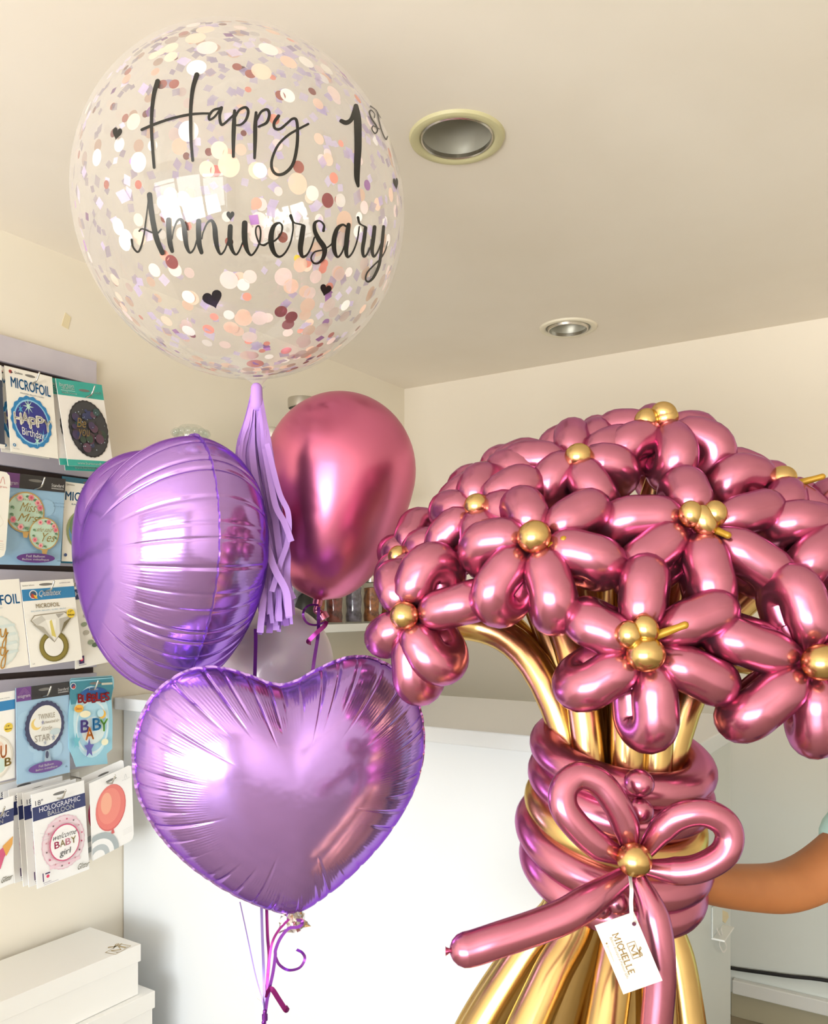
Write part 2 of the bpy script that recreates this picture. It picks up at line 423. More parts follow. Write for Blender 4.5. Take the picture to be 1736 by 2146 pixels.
# base of the back wall: tile skirting, white conduit, black cable
mb = MB()
for k in range(9): mb.box((k*.48+.002, -.012, .0), (k*.48+.476, 0, .085))
struct(mb.build('baseboard_back', m_tile, None, .002))
mb = MB(); mb.box((1.45, -.03, .09), (RX1, 0, .14)); struct(mb.build('trim_1', m_white2, None, .004))
pa = ony(1500, 2022, -.012); pb = ony(1640, 2044, -.012); pc = ony(1790, 2066, -.012)
mb = MB(); mb.tube(catmull([pa+Vector((-.25,0,.02)), pa, pb, pc, pc+Vector((.6,0,-.02))], 6), .0065, 10)
tag(mb.build('cable', m_blackcable), 'black cable running along the foot of the back wall', 'cable')
p = onx(138, 671, .001)
mb = MB(); q = [onx(x, y, .0012) for x, y in ((137, 655), (149, 665), (143, 690), (129, 682))]
mb.add(q+[v-Vector((.0011,0,0)) for v in q], [(0,1,2,3),(7,6,5,4),(0,4,5,1),(1,5,6,2),(2,6,7,3),(3,7,4,0)], 0, None, False)
tag(mb.build('masking_tape_scrap', m_tape), 'small scrap of cream masking tape stuck high on the left wall', 'tape')

# ------------------------------------------------------------------ counter
CYF = -1.554; CXR = 1.691; CZ = 1.225
t = thing('reception_counter', (.85, CYF+.22, 0), 'tall white reception counter with a thick overhanging worktop', 'counter')
mb = MB(); mb.box((.004, CYF, .0), (CXR-.014, CYF+.018, CZ-.036)); mb.build('front_panel', m_white, t, .001)
mb = MB(); mb.box((.004, CYF-.035, CZ-.036), (CXR+.01, CYF+.55, CZ)); mb.build('worktop', m_white, t, .003)
mb = MB(); mb.box((CXR-.014, CYF, 0), (CXR+.002, CYF+.37, CZ-.036)); mb.build('side_panel', m_greyside, t, .001)
mb = MB(); mb.box((.004, CYF+.33, .9), (CXR-.014, CYF+.348, CZ-.036)); mb.build('rear_panel', m_white2, t)
mb = MB(); mb.box((CXR+.002, CYF+.035, .5), (CXR+.008, CYF+.05, .575)); mb.box((CXR+.002, CYF+.037, .2), (CXR+.006, CYF+.043, .5)); mb.build('hinge_strip', m_white2, t)
# hook with a looped white ribbon on the counter's side
def side(px, py, off=.006):
    return onx(px, py, CXR+off)
h0 = side(1494, 1938)
t = thing('adhesive_hook', side(1500, 1930), 'grey adhesive hook stuck on the counter side below the arm', 'hook')
mb = MB(); a = side(1492, 1902, .003); b = side(1512, 1938, .003)
mb.box((CXR+.0022, a.y, b.z), (CXR+.006, b.y, a.z)); mb.build('back_plate', m_greyside, t, .001)
mb = MB(); mb.box((CXR+.0022, a.y, b.z-.004), (CXR+.03, b.y+.004, b.z)); mb.build('peg', m_white2, t, .001)
mb = MB(); q = [side(x, y, .0035) for x, y in ((1504, 1903), (1526, 1912), (1528, 1922), (1521, 1935), (1508, 1925))]
mb.add(q+[v-Vector((.0008,0,0)) for v in q], [(4,3,2,1,0),(5,6,7,8,9)]+[(i,(i+1)%5,5+(i+1)%5,5+i) for i in range(5)], 0, None, False)
tag(mb.build('torn_tape', m_tape), 'torn cream tape beside the grey adhesive hook', 'tape')
mb = MB(); mb.ribbon(catmull([side(x, y, o) for x, y, o in ((1503,1946,.03),(1509,1958,.018),(1514,1966,.012),(1522,1978,.009),(1523,1988,.009),(1517,1995,.009),(1513,1990,.009),(1509,1980,.009),(1510,1970,.01),(1514,1958,.016),(1512,1946,.028))], 6), .004, (1,0,0))
tag(mb.build('hanging_ribbon_loop', m_ribw), 'thin white ribbon loop dangling from the hook on the counter side', 'ribbon')

# ------------------------------------------------------------------ jar shelves in the far corner
def shelf(z, y0, y1, label, depth=.2):
    t = thing('wall_shelf', (0, (y0+y1)/2, z), label, 'shelf', 'jar shelves')
    mb = MB(); mb.box((.001, y0, z-.03), (depth, y1, z)); mb.build('shelf_board', m_white2, t, .002)
    for k in (.15, .85):
        yy = y0+(y1-y0)*k; b = MB(); b.box((.001, yy-.01, z-.11), (.012, yy+.01, z-.03)); b.box((.012, yy-.008, z-.045), (depth*.8, yy+.008, z-.03)); b.build('bracket', m_white2, t)
    return t
Z1 = 1.432
shelf(Z1, -.95, -.004, 'white wall shelf carrying a row of filled glass jars')
shelf(1.7, -.45, -.004, 'white wall shelf just above the row of filled jars')
shelf(1.9, -1.35, -.46, 'high white wall shelf behind the balloons with lidded canisters')
def jar(base, r, h, label, fill, group, lidh=.028, scallop=False, body=None):
    t = thing('glass_jar' , base, label, 'jar', group)
    b = MB(); b.lathe([(r*.9, .001), (r, .008), (r, h*.9), (r*.86, h*.97), (r*.82, h)], base, (0,0,1), 28, 0, False)
    b.lathe([(1e-5, .003), (r*.9, .003)], base, (0,0,1), 28, 0, False); b.build('jar_body', m_glass if body is None else body, t)
    b = MB()
    if scallop:
        b.lathe([(r*1.05, h), (r*1.15, h+.012), (r*1.08, h+.03), (r*.7, h+.045), (1e-5, h+.05)], base, (0,0,1), 40, 0, False)
        b2 = MB()
        for k in range(14):
            an = 2*PI*k/14; b2.ball(base+Vector((math.cos(an)*r*1.1, math.sin(an)*r*1.1, h+.022)), .012, 10, 6)
        lid = b.build('lid', m_glass, t); b2.build('scalloped_edge', m_glass, lid)
    else:
        b.lathe([(r*.92, h-.002), (r*.98, h), (r*1.0, h+lidh*.8), (r*.97, h+lidh), (1e-5, h+lidh)], base, (0,0,1), 32, 0, False); b.build('lid', m_steel, t)
    if fill:
        b = MB(); rr = r*.9; hh = h*.82
        prof = [(1e-5, .006)] + [(rr*(.93+.07*math.sin(k*2.1)), .006+hh*k/6) for k in range(7)] + [(1e-5, .006+hh*1.04)]
        b.lathe(prof, base, (0,0,1), 14, 0, False); b.build('contents', fill, t)
    return t
def jpos(px, x, z):
    q = onx(px, 1300, x); return Vector((x, q.y, z))
fills = [m_jarfill3, m_jarfill2, m_jarfill, m_jarfill3, m_jarfill2, m_jarfill2]
names = ['plum', 'amber', 'dark red', 'grey-purple', 'orange-brown', 'golden brown']
for i, px in enumerate((618, 664, 701, 742, 779, 815)):
    jar(jpos(px, .13, Z1), .037, .165, 'steel-lidded jar of %s balloons on low shelf, %s' % (names[i], ['nearest the tassel', 'under the pink balloon', 'just right of the curled ribbon', 'third from the flowers', 'second from the flowers', 'beside the flowers'][i]), fills[i], 'jars on the low shelf')
jb = jpos(645, .165, Z1)
mb = MB(); mb.lathe([(.03, 0), (.042, .01), (.04, .07), (.03, .1), (.012, .115), (1e-5, .118)], jb+Vector((.01,-.02,.001)), (0,0,1), 20, 0, True)
tag(mb.build('black_bag', m_black), 'black bundled bag on the low shelf behind the curled ribbon', 'bag')
q = onx(846, 1160, .12); mb = MB(); mb.lathe([(.03, 0), (.032, .004), (.032, .07), (.02, .085), (1e-5, .086)], Vector((.12, -.08, 1.701)), (0,0,1), 20, 0, True)
tag(mb.build('white_tub', m_white2), 'small white tub on the shelf above the filled jars', 'tub')
for px, py, r, lab in ((634, 838, .054, 'tall clear canister with a wide steel lid behind the pink balloon'), (574, 903, .05, 'clear canister with steel lid peeking between tassel and pink balloon')):
    b = jpos(px, .12, 1.901); top = CAM.z + (HY-py)/FPX*((b-CAM).dot(FWD)); h = top-1.901
    jar(b, r, h-.03, lab, None, 'canisters on the high shelf', .034)
b = jpos(400, .12, 1.901); top = CAM.z+(HY-893)/FPX*((b-CAM).dot(FWD))
jar(b, .045, top-1.901-.045, 'clear jar of coral sweets with a scalloped glass lid above the left heart', m_candy, 'canisters on the high shelf', scallop=True)

# ------------------------------------------------------------------ slat wall
SX = .022
yR = onx(203, 755, SX).y; yL = -3.3
t = thing('slat_wall_panel', (0, yR-.6, 1.0), 'lavender-grey slat wall display panel with dark grooves on the left wall', 'display panel')
zs = [(2.215, 2.145), (2.132, 1.872), (1.855, 1.613), (1.597, 1.322), (1.305, 1.035)]
mb = MB(); mb.box((.001, yL, 1.036), (.008, yR-.002, 2.214)); mb.build('backing', m_dark, t)
for z1, z0 in zs:
    mb = MB(); mb.box((.008, yL, z0), (SX, yR, z1)); mb.build('slat', m_slat, t, .0015)

def hook(p, L, label):
    """p = where the hook leaves the slat wall"""
    t = thing('peg_hook', p, label, 'hook', 'steel hooks on the slat wall')
    mb = MB(); path = catmull([p, p+Vector((L*.5,0,-.003)), p+Vector((L-.008,0,0)), p+Vector((L+.004,.0,.006)), p+Vector((L+.012,.002,.024))], 6)
    mb.tube(path, .0023, 10); mb.build('prong', m_steel, t)
    mb = MB(); mb.box((SX, p.y-.014, p.z-.012), (SX+.003, p.y+.014, p.z+.014)) if False else mb.box((p.x, p.y-.014, p.z-.012), (p.x+.003, p.y+.014, p.z+.014)); mb.build('back_plate', m_steel, t)

def quad(TL, TR, BL, xt, xb):
    return onx(TL[0], TL[1], xt), onx(TR[0], TR[1], xt), onx(BL[0], BL[1], xb)
def slot(c, u=.5, v=.045, w=.11):
    c.ell(u, v, w, (120, 118, 114), .016); return c
BLUE = (30, 120, 180); NAVY = (38, 48, 104); CREAM = (246, 243, 234)
PK = 'balloon packets hung on the slat wall'
def finish(c, name, label, group=PK):
    o = c.mb.build(name, m_print); tag(o, label, 'balloon packet', group); return o
def shift(q, dx, dy, dz=0):
    v = Vector((dx, dy, dz)); return [p+v for p in q]

# --- row 1
q = quad((9.3,765.7), (109,790), (23.3,946.4), .095, .11)
def microfoil(q, name, label, hb=True):
    c = Card(*q, base=CREAM); slot(c, .52, .055)
    c.ell(.11, .055, .035, (190, 60, 50)); c.poly([(.09,.045),(.16,.06),(.13,.075)], (40,60,60)); c.text('Qualatex', .19, .04, .36, .07, (70,60,55), .01)
    c.text('MICROFOIL', .1, .115, .93, .235, BLUE, .02, drop=.02)
    c.text('BALLOON | BALLON | GLOBO', .28, .275, .78, .295, (130,150,165), .01)
    if hb:
        c.ell(.47, .61, .425, (40, 130, 190), .305, scallop=.03, sn=18); c.ell(.47, .61, .37, (150, 205, 235), .265)
        c.ell(.47, .61, .345, (52, 56, 140), .247)
        c.poly(star_pts(.42, .43, .1, 8, .22, ax=1.2), (200, 235, 215)); c.poly(star_pts(.25, .48, .07, 6, .25), (80, 170, 210)); c.poly(star_pts(.7, .76, .09, 6, .25), (80,160,215)); c.poly(star_pts(.55, .83, .07, 6, .25), (190,235,220)); c.poly(star_pts(.28,.76,.06,6,.25),(96,100,190))
        for i, ch in enumerate('HAPPY'):
            c.text(ch, .1+i*.155, .53+(.0, -.02, .03, .0, .03)[i], .1+i*.155+.15, .66+(.0, -.02, .03, .0, .035)[i], (244, 240, 226), .05)
        c.text('Birthday', .24, .69, .7, .81, (240, 240, 236), .0, drop=.02)
    c.ell(.06, .92, .032, (40,120,170)); c.rect(.05,.91,.065,.93,(240,240,240)); c.text('30 in inches', .03, .955, .15, .967, (120,120,120))
    return finish(c, name, label)
microfoil(shift(q, -.022, -.012), 'balloon_packet', 'blue and white balloon packet peeking out behind the HAPPY Birthday packet')
microfoil(q, 'balloon_packet', 'white balloon packet showing a blue HAPPY Birthday balloon, top row')
c = Card(*quad((-92,742), (3,766), (-84,925), .1, .11), base=(236,234,228)); c.rect(.0,.18,1,.95,(58,66,84)); c.ell(.5,.55,.42,(90,110,140)); slot(c)
finish(c, 'balloon_packet', 'dark slate blue balloon packet cut off at the picture edge, top row')
TEAL = (58, 172, 160)
def burton(q, label, front=True):
    c = Card(*q, base=(244,240,236))
    c.rect(0, 0, 1, .185, TEAL); c.rect(0, .925, 1, 1, TEAL); slot(c, .58, .1, .12)
    c.text('burton', .06, .04, .36, .085, (236,246,242), .015); c.text('+BURTON', .09, .09, .36, .115, (225,240,236), .02); c.rect(.07,.125,.37,.129,(225,240,236)); c.text('balloons', .09, .138, .4, .165, (210,236,230), .01)
    c.text('BALLOON', .72, .1, .94, .125, (200,232,226), .01); c.text('www.burtonandburton', .2, .95, .9, .978, (225,245,240), .01)
    c.ell(.55, .555, .43, (38, 36, 40), .335, scallop=.012, sn=30); c.ell(.55, .555, .41, (62, 62, 66), .318)
    rr = random.Random(3)
    for k in range(26):
        a = rr.uniform(0, 2*PI); s_ = math.sqrt(rr.random())*.33
        c.ell(.55+s_*math.cos(a), .555+s_*.78*math.sin(a), rr.uniform(.03,.1), rr.choice([(72,60,92),(58,84,84),(60,76,64),(96,66,86),(60,66,104),(74,62,62)]), n=10)
    for k in range(26):
        a = rr.uniform(0, 2*PI); s_ = math.sqrt(rr.random())*.37
        c.ell(.55+s_*math.cos(a), .555+s_*.78*math.sin(a), rr.uniform(.005,.012), (170,190,205), n=6)
    c.text('Be', .26, .45, .45, .56, (134,108,58), -.005, .25); c.text('you', .25, .58, .48, .7, (126,102,60), -.005, .2)
    return finish(c, 'balloon_packet', label)
qb = quad((116.5,792.7), (213.3,806.7), (143,976), .095, .125)
burton(shift(qb, -.03, .012, -.008), 'rearmost teal-topped balloon packet of the dark galaxy stack')
burton(shift(qb, -.016, -.014, .002), 'middle teal-topped packet peeking left of the dark galaxy balloon packet')
burton(qb, 'teal and white packet with a dark galaxy balloon, front of its stack')

# --- row 2
c = Card(*quad((136,1009), (236,1022), (129.6,1176), .07, .075), base=CREAM)
slot(c, .45, .06); c.text('Qualatex', .03, .02, .2, .045, (110,90,80)); c.text('MICROFOIL', .02, .12, .95, .23, BLUE, .02); c.text('BALLOON', .15, .265, .5, .285, (100,130,150))
c.ell(.42, .6, .36, (150, 160, 110), .27); c.ell(.44, .61, .33, (96, 150, 200), .25); c.ell(.3, .55, .18, (110,140,100), .16); c.text('L', .22, .5, .4, .68, (226,178,60), .06); c.ell(.06,.92,.03,(40,70,130))
finish(c, 'balloon_packet', 'white packet with a blue and green letter balloon half behind the left heart')
c = Card(*quad((130.7,997.5), (238,1012), (128,1180), .05, .055), base=(40,120,150)); c.rect(0,.1,1,.98,(70,150,175)); slot(c)
finish(c, 'balloon_packet', 'teal packet hanging behind the letter balloon packet, second row')
c = Card(*quad((8.6,989), (137,1004), (-4,1183), .085, .09), base=(150,190,222))
for k in range(8): c.ell(.17+.09*k, .3+.25*((k*37) % 10)/10, .13, [(158,198,228),(140,182,216),(170,206,232)][k % 3], n=16)
c.rect(0, 0, 1, .16, (40, 38, 42)); c.rect(0, 0, .24, .16, (112, 60, 130)); c.text('anagram', .02, .1, .22, .14, (230,220,236), .02); slot(c, .5, .06, .12)
c.text('Standard', .76, .07, .97, .105, (240,240,240), .02); c.rect(.76,.118,.97,.121,(230,230,230)); c.rect(.76,.128,.97,.131,(230,230,230))
for cx_, cy_, r_ in ((.36, .42, .31), (.66, .65, .25)):
    c.ell(cx_, cy_, r_, (196, 160, 92)); c.ell(cx_, cy_, r_*.93, (202, 228, 208))
    for a, kd in ((-1.5,2),(-1.25,0),(-.95,2),(-.7,1),(-.35,0),(-.05,2),(.3,2),(1.5,2),(1.9,1),(2.25,2),(2.6,0),(2.95,2),(3.4,2),(-2.1,1)):
        fx, fy = cx_+r_*.77*math.cos(a), cy_+r_*.77*math.sin(a)*c.W/c.H
        if kd == 2:
            c.ell(fx, fy, r_*.1, (88,128,96), r_*.045, n=10); c.ell(fx+r_*.06, fy+r_*.03, r_*.05, (120,160,120), r_*.05, n=8)
        else:
            c.ell(fx, fy, r_*.15, [(232,136,150),(240,170,172)][kd], scallop=.16, sn=6); c.ell(fx, fy, r_*.07, (206,88,112), n=10)
    c.poly([(cx_-.05, cy_+r_*.72*.98), (cx_+.05, cy_+r_*.72*.98), (cx_+.03, cy_+r_*.72+.06), (cx_-.03, cy_+r_*.72+.06)], (196,156,90))
c.text('Miss', .24, .32, .48, .42, (140,118,50), -.008, .2); c.text('to', .48, .4, .54, .43, (140,118,50)); c.text('Mrs', .22, .44, .52, .53, (140,118,50), -.008, .2); c.text('FROM', .26, .28, .4, .3, (150,130,70))
c.text('she said', .52, .58, .76, .63, (140,118,50), -.005, .2); c.text('Yes', .58, .64, .82, .74, (140,118,50), .0, .2)
c.text('2-sided Design', .74, .29, .94, .306, (70,110,150)); c.text('Balloon Inside', .76, .325, .94, .341, (70,110,150))
c.ell(.52, .925, .31, (92, 44, 128), .052); c.text('Foil Balloon', .36, .893, .66, .918, (240,236,244), .02); c.text('Ballon métallique', .3, .93, .73, .958, (240,236,244), .02); c.rect(.87,.95,.94,.955,(60,70,90))
finish(c, 'balloon_packet', 'blue packet with two mint floral wedding balloons, second row')
ro = [(0,0),(.9,0),(.97,.03),(1,.1),(1,.9),(.97,.97),(.9,1),(0,1)]
c = Card(*quad((-75,972), (23,992), (-88,1158), .12, .12), base=CREAM, outline=ro)
c.stroke([(.78,.14),(.83,.06),(.88,.14)], (206,120,116), .012); c.text('anagram', .66, .17, .93, .195, (206,130,126)); c.stroke([(.7,.7),(.9,.6),(.8,.5)], (232,226,216), .01); c.text('balloon', .7, .8, .92, .815, (214,140,130))
for k in range(4): c.rect(.7, .84+.022*k, .95, .845+.022*k, (214,210,202))
finish(c, 'balloon_packet', 'plain white round-cornered packet back, cut off at the edge, second row')

# --- row 3
c = Card(*quad((-75,1221), (40,1212.8), (-52,1412), .1, .115), base=CREAM); slot(c, .35, .05)
c.text('MICROFOIL', .0, .17, .96, .28, BLUE, .02); c.text('BALLON/BALÃO', .3, .3, .62, .32, (150,175,195))
c.ell(.44, .68, .42, (214, 226, 222), .29, scallop=.012, sn=26); c.ell(.44, .68, .4, (232, 238, 232), .275)
for k in range(4): c.poly([(.1,.52+.1*k),(.8,.5+.1*k),(.82,.53+.1*k),(.1,.56+.1*k)], (216,230,228))
G = (190, 136, 46)
for st in ([(.38,.49),(.36,.58),(.38,.66),(.44,.66),(.47,.6),(.43,.56),(.39,.6)], [(.53,.55),(.53,.63),(.58,.63),(.63,.55),(.62,.64),(.58,.75),(.53,.76),(.55,.7),(.66,.6)], [(.36,.76),(.31,.8),(.34,.86),(.41,.84),(.42,.78),(.37,.76),(.46,.78)], [(.5,.75),(.48,.83),(.53,.84),(.58,.76),(.57,.85),(.52,.97),(.46,.98),(.49,.9),(.62,.8)], [(.14,.55),(.12,.65),(.18,.67),(.22,.6),(.17,.58)], [(.25,.6),(.24,.66),(.3,.65),(.31,.58)]):
    c.stroke(st, G, .022)
finish(c, 'balloon_packet', 'white packet with gold script baby boy balloon, cut off at the edge, third row')
c = Card(*quad((154,1221), (258,1209), (158,1402.5), .085, .09), base=(248,246,240))
c.text('18"', .02, .0, .2, .05, (60,40,50)); c.rect(0, .08, 1, .2, NAVY); c.text('HOLOGRAPHIC', .03, .11, .97, .16, (236,236,242), .0)
c.poly([(.3,.38),(.6,.28),(.88,.42),(.9,.66),(.62,.8),(.34,.68)], (186,150,90)); c.poly([(.31,.385),(.6,.29),(.87,.425),(.89,.655),(.62,.79),(.35,.675)], (248,246,240))
c.text('Baby is', .42, .4, .7, .47, (150,110,70), -.005, .2); c.text('born', .38, .53, .72, .6, (150,110,70), -.005, .2)
for x, y in ((.22,.4),(.18,.5),(.22,.6),(.3,.72),(.38,.76),(.48,.78),(.28,.34),(.7,.76)): c.ell(x, y, .06, [(150,164,140),(192,188,176),(88,110,84)][int(x*100) % 3], .028, n=10)
c.rect(.06,.86,.16,.95,(60,36,90)); c.ell(.11,.9,.03,(226,50,90)); c.text('betallic', .06,.955,.2,.97,(90,60,110)); 
finish(c, 'balloon_packet', 'white and navy packet with a gold hexagon balloon, partly behind the left heart')
c = Card(*quad((42.9,1220), (153,1213), (64.3,1399), .1, .12), base=(249,247,240)); slot(c, .46, .045, .13)
c.text('Qualatex balloons', .02, .035, .24, .055, (120,120,120)); c.text('qualatex.com', .72, .03, .93, .05, (120,110,140))
c.rect(0, .09, 1, .225, (36, 130, 186)); c.ell(.2, .155, .075, (240,240,240)); c.ell(.2,.155,.06,(50,80,110)); c.poly([(.15,.19),(.17,.14),(.24,.17),(.24,.21)], (190,60,44)); c.poly([(.2,.16),(.25,.17),(.27,.21),(.22,.2)],(232,190,60))
c.text('Qualatex', .3, .115, .72, .195, (248,248,248), .02, .1)
c.text('MICROFOIL', .22, .27, .67, .32, (176,156,112), .012); c.text('BALLOON | BALLON | GLOBO | BALÃO', .12, .34, .78, .365, (110,160,190), .0)
c.ell(.47, .79, .28, (116, 104, 36), .185); c.ell(.46, .788, .262, (142, 128, 54), .172); c.ell(.46, .79, .2, (96, 86, 30), .13); c.ell(.46, .79, .185, (246,244,238), .12)
c.poly([(.08,.46),(.16,.4),(.74,.39),(.88,.46),(.48,.745)], (150,140,120)); c.poly([(.1,.46),(.17,.41),(.73,.4),(.86,.46),(.48,.735)], (236,234,226))
c.poly([(.1,.46),(.3,.41),(.36,.47),(.2,.52)], (206,204,196)); c.poly([(.36,.47),(.56,.47),(.48,.735)], (250,248,240)); c.poly([(.43,.49),(.47,.47),(.52,.69),(.44,.66)], (222,206,110)); c.poly([(.62,.47),(.84,.45),(.6,.64)], (190,186,176)); c.poly([(.1,.5),(.3,.55),(.48,.735)], (176,172,160)); c.poly([(.56,.41),(.72,.41),(.6,.46)], (170,166,158)); c.poly([(.7,.52),(.86,.46),(.6,.66)], (120,110,80))
c.ell(.85, .42, .08, (240, 206, 60)); c.text('17"', .81, .385, .89, .41, (90,70,20), .01); c.text('94cm', .79, .425, .91, .45, (70,50,20), .02); c.text('US', .02, .955, .06, .97, (80,80,80))
finish(c, 'balloon_packet', 'white packet with a blue band and a giant diamond ring balloon')

# --- row 4
c = Card(*quad((-65,1462), (31,1447), (-65,1654), .1, .105), base=(249,247,242)); slot(c, .4, .04)
c.rect(0, .1, 1, .21, (40, 130, 190)); c.text('qualatex.com', .5,.06,.88,.08,(130,130,140)); c.ell(.85,.41,.1,(238,206,70)); c.text('18"', .8,.38,.9,.4,(90,70,20)); c.text('46cm', .77,.415,.92,.435,(90,70,20),.01)
c.ell(.45,.72,.5,(226,220,206),.26); c.ell(.45,.72,.46,(244,240,228),.24); c.ell(.6,.62,.14,(240,214,196),.08); c.ell(.66,.82,.12,(206,230,224),.08)
c.text('LU', .56,.6,.8,.74,(216,132,66),.03); c.text('B', .76,.75,.9,.84,(170,140,60),.03)
finish(c, 'balloon_packet', 'white packet with blue band and pastel round balloon, cut off at edge, fourth row')
c = Card(*quad((33,1442), (143.8,1428), (35.7,1644), .105, .115), base=(164,200,228))
for k in range(8): c.ell(.17+.09*k, .35+.45*((k*53) % 10)/10, .15, [(170,206,232),(152,190,222),(176,210,234)][k % 3], n=16)
c.rect(0, 0, 1, .145, (46, 44, 48)); c.rect(0, 0, .27, .145, (112, 64, 140)); c.text('anagram', .02, .085, .25, .12, (236,226,240), .02)
for k in (.05,.075,.1): c.stroke([(.14-k,.075),(.14,.075-k*.6),(.14+k,.075)], (150,110,170), .008)
slot(c, .52, .05, .12); c.text('Standard', .77, .06, .98, .09, (240,240,240), .02); c.rect(.77,.1,.98,.103,(230,230,230)); c.rect(.77,.109,.98,.112,(230,230,230))
c.ell(.51, .44, .37, (58, 60, 96), .265, scallop=.018, sn=26); c.ell(.52, .44, .305, (236,236,230), .218)
c.ell(.35, .41, .1, (238,208,120)); c.ell(.385, .395, .085, (240,240,234)); c.text('TWINKLE', .38, .31, .7, .365, (160,150,130), -.008); c.text('twinkle', .5, .385, .78, .42, (170,160,146), -.005, .2); c.text('little', .45, .445, .64, .49, (176,166,150), -.005, .2); c.text('STAR', .31, .53, .6, .6, (150,142,130), -.006)
c.ell(.7, .52, .1, (196,212,216), .035); c.poly(star_pts(.66,.58,.04), (150,160,176)); c.poly(star_pts(.46,.4,.03),(150,150,176)); c.poly(star_pts(.5,.62,.03),(170,176,190))
c.ell(.53, .755, .035, (70,74,96), .04); c.poly([(.5,.7),(.57,.7),(.61,.85),(.47,.85)], (160,180,196)); c.ell(.53, .75, .03, (66,70,100), .04)
c.ell(.5, .875, .32, (108, 70, 150), .055); c.text('Foil Balloon', .37, .845, .65, .87, (238,234,244), .02); c.text('Ballon métallique', .31, .882, .72, .91, (238,234,244), .02); c.text('XL',.87,.91,.92,.928,(60,80,110),.02)
finish(c, 'balloon_packet', 'blue packet with a round navy-rimmed star lullaby balloon')
bo = [(0.02,.02),(.05,0),(.95,-.01),(1,.02),(.99,.12),(.93,.2),(.95,.5),(.93,.85),(.8,.9),(.82,1.02),(.12,1.0),(.05,.88),(-.03,.78),(-.02,.4),(.03,.14)]
for dx, lab in ((-.014, 'teal bubble balloon packet peeking behind the multicoloured BABY packet'), (0, 'light blue packet reading BUBBLES with multicoloured BABY lettering')):
    qq = shift(quad((145,1425.7), (239,1421), (148,1608.7), .11, .115), dx, -dx*.7, -dx*.3)
    c = Card(*qq, base=(150,206,226), outline=bo)
    c.poly([(.03,.02),(.95,.0),(.98,.12),(.92,.26),(.03,.28),(.0,.2)], (64,140,160)); c.ell(.47,.5,.4,(196,232,244),.42); c.ell(.48,.56,.36,(226,244,248),.32); c.ell(.48,.56,.33,(176,220,240),.29); c.ell(.5,.6,.26,(226,240,240),.16)
    c.ell(.08,.07,.06,(236,236,236)); c.ell(.08,.07,.048,(52,70,120)); c.poly([(.05,.09),(.1,.06),(.12,.1)],(200,60,50)); slot(c,.56,.05,.13); c.rect(.7,.05,.95,.075,(214,214,196))
    c.ell(.53,.18,.31,(30,92,160),.085); c.text('Qualatex', .4,.105,.62,.135,(220,232,244),.02)
    for i, ch in enumerate('BUBBLES'):
        dy = (0,.012,-.004,.01,-.006,.01,-.002)[i]
        c.text(ch, .17+i*.098, .165+dy, .17+i*.098+.1, .265+dy, (110,20,30), .04); c.text(ch, .175+i*.098, .17+dy, .17+i*.098+.095, .26+dy, (206,36,46), .012)
    c.ell(.17,.33,.1,(240,180,60),.045); c.text('Deco', .1,.315,.23,.345,(214,90,40),.01)
    c.ell(.68,.42,.085,(240,186,60)); c.ell(.645,.405,.075,(190,226,240)); c.ell(.3,.4,.12,(244,236,200),.04)
    for ch, u, v, col in (('B',.2,.47,(104,84,170)),('A',.3,.56,(240,150,50)),('B',.46,.46,(60,150,206)),('Y',.62,.48,(120,186,70))):
        c.text(ch, u, v, u+.18, v+.14, col, .03)
    c.poly(star_pts(.1,.7,.1,ax=.9),(110,190,206)); c.poly(star_pts(.37,.8,.12,ax=.95),(96,92,172)); c.ell(.72,.75,.08,(244,240,206),.04)
    finish(c, 'balloon_packet', lab)

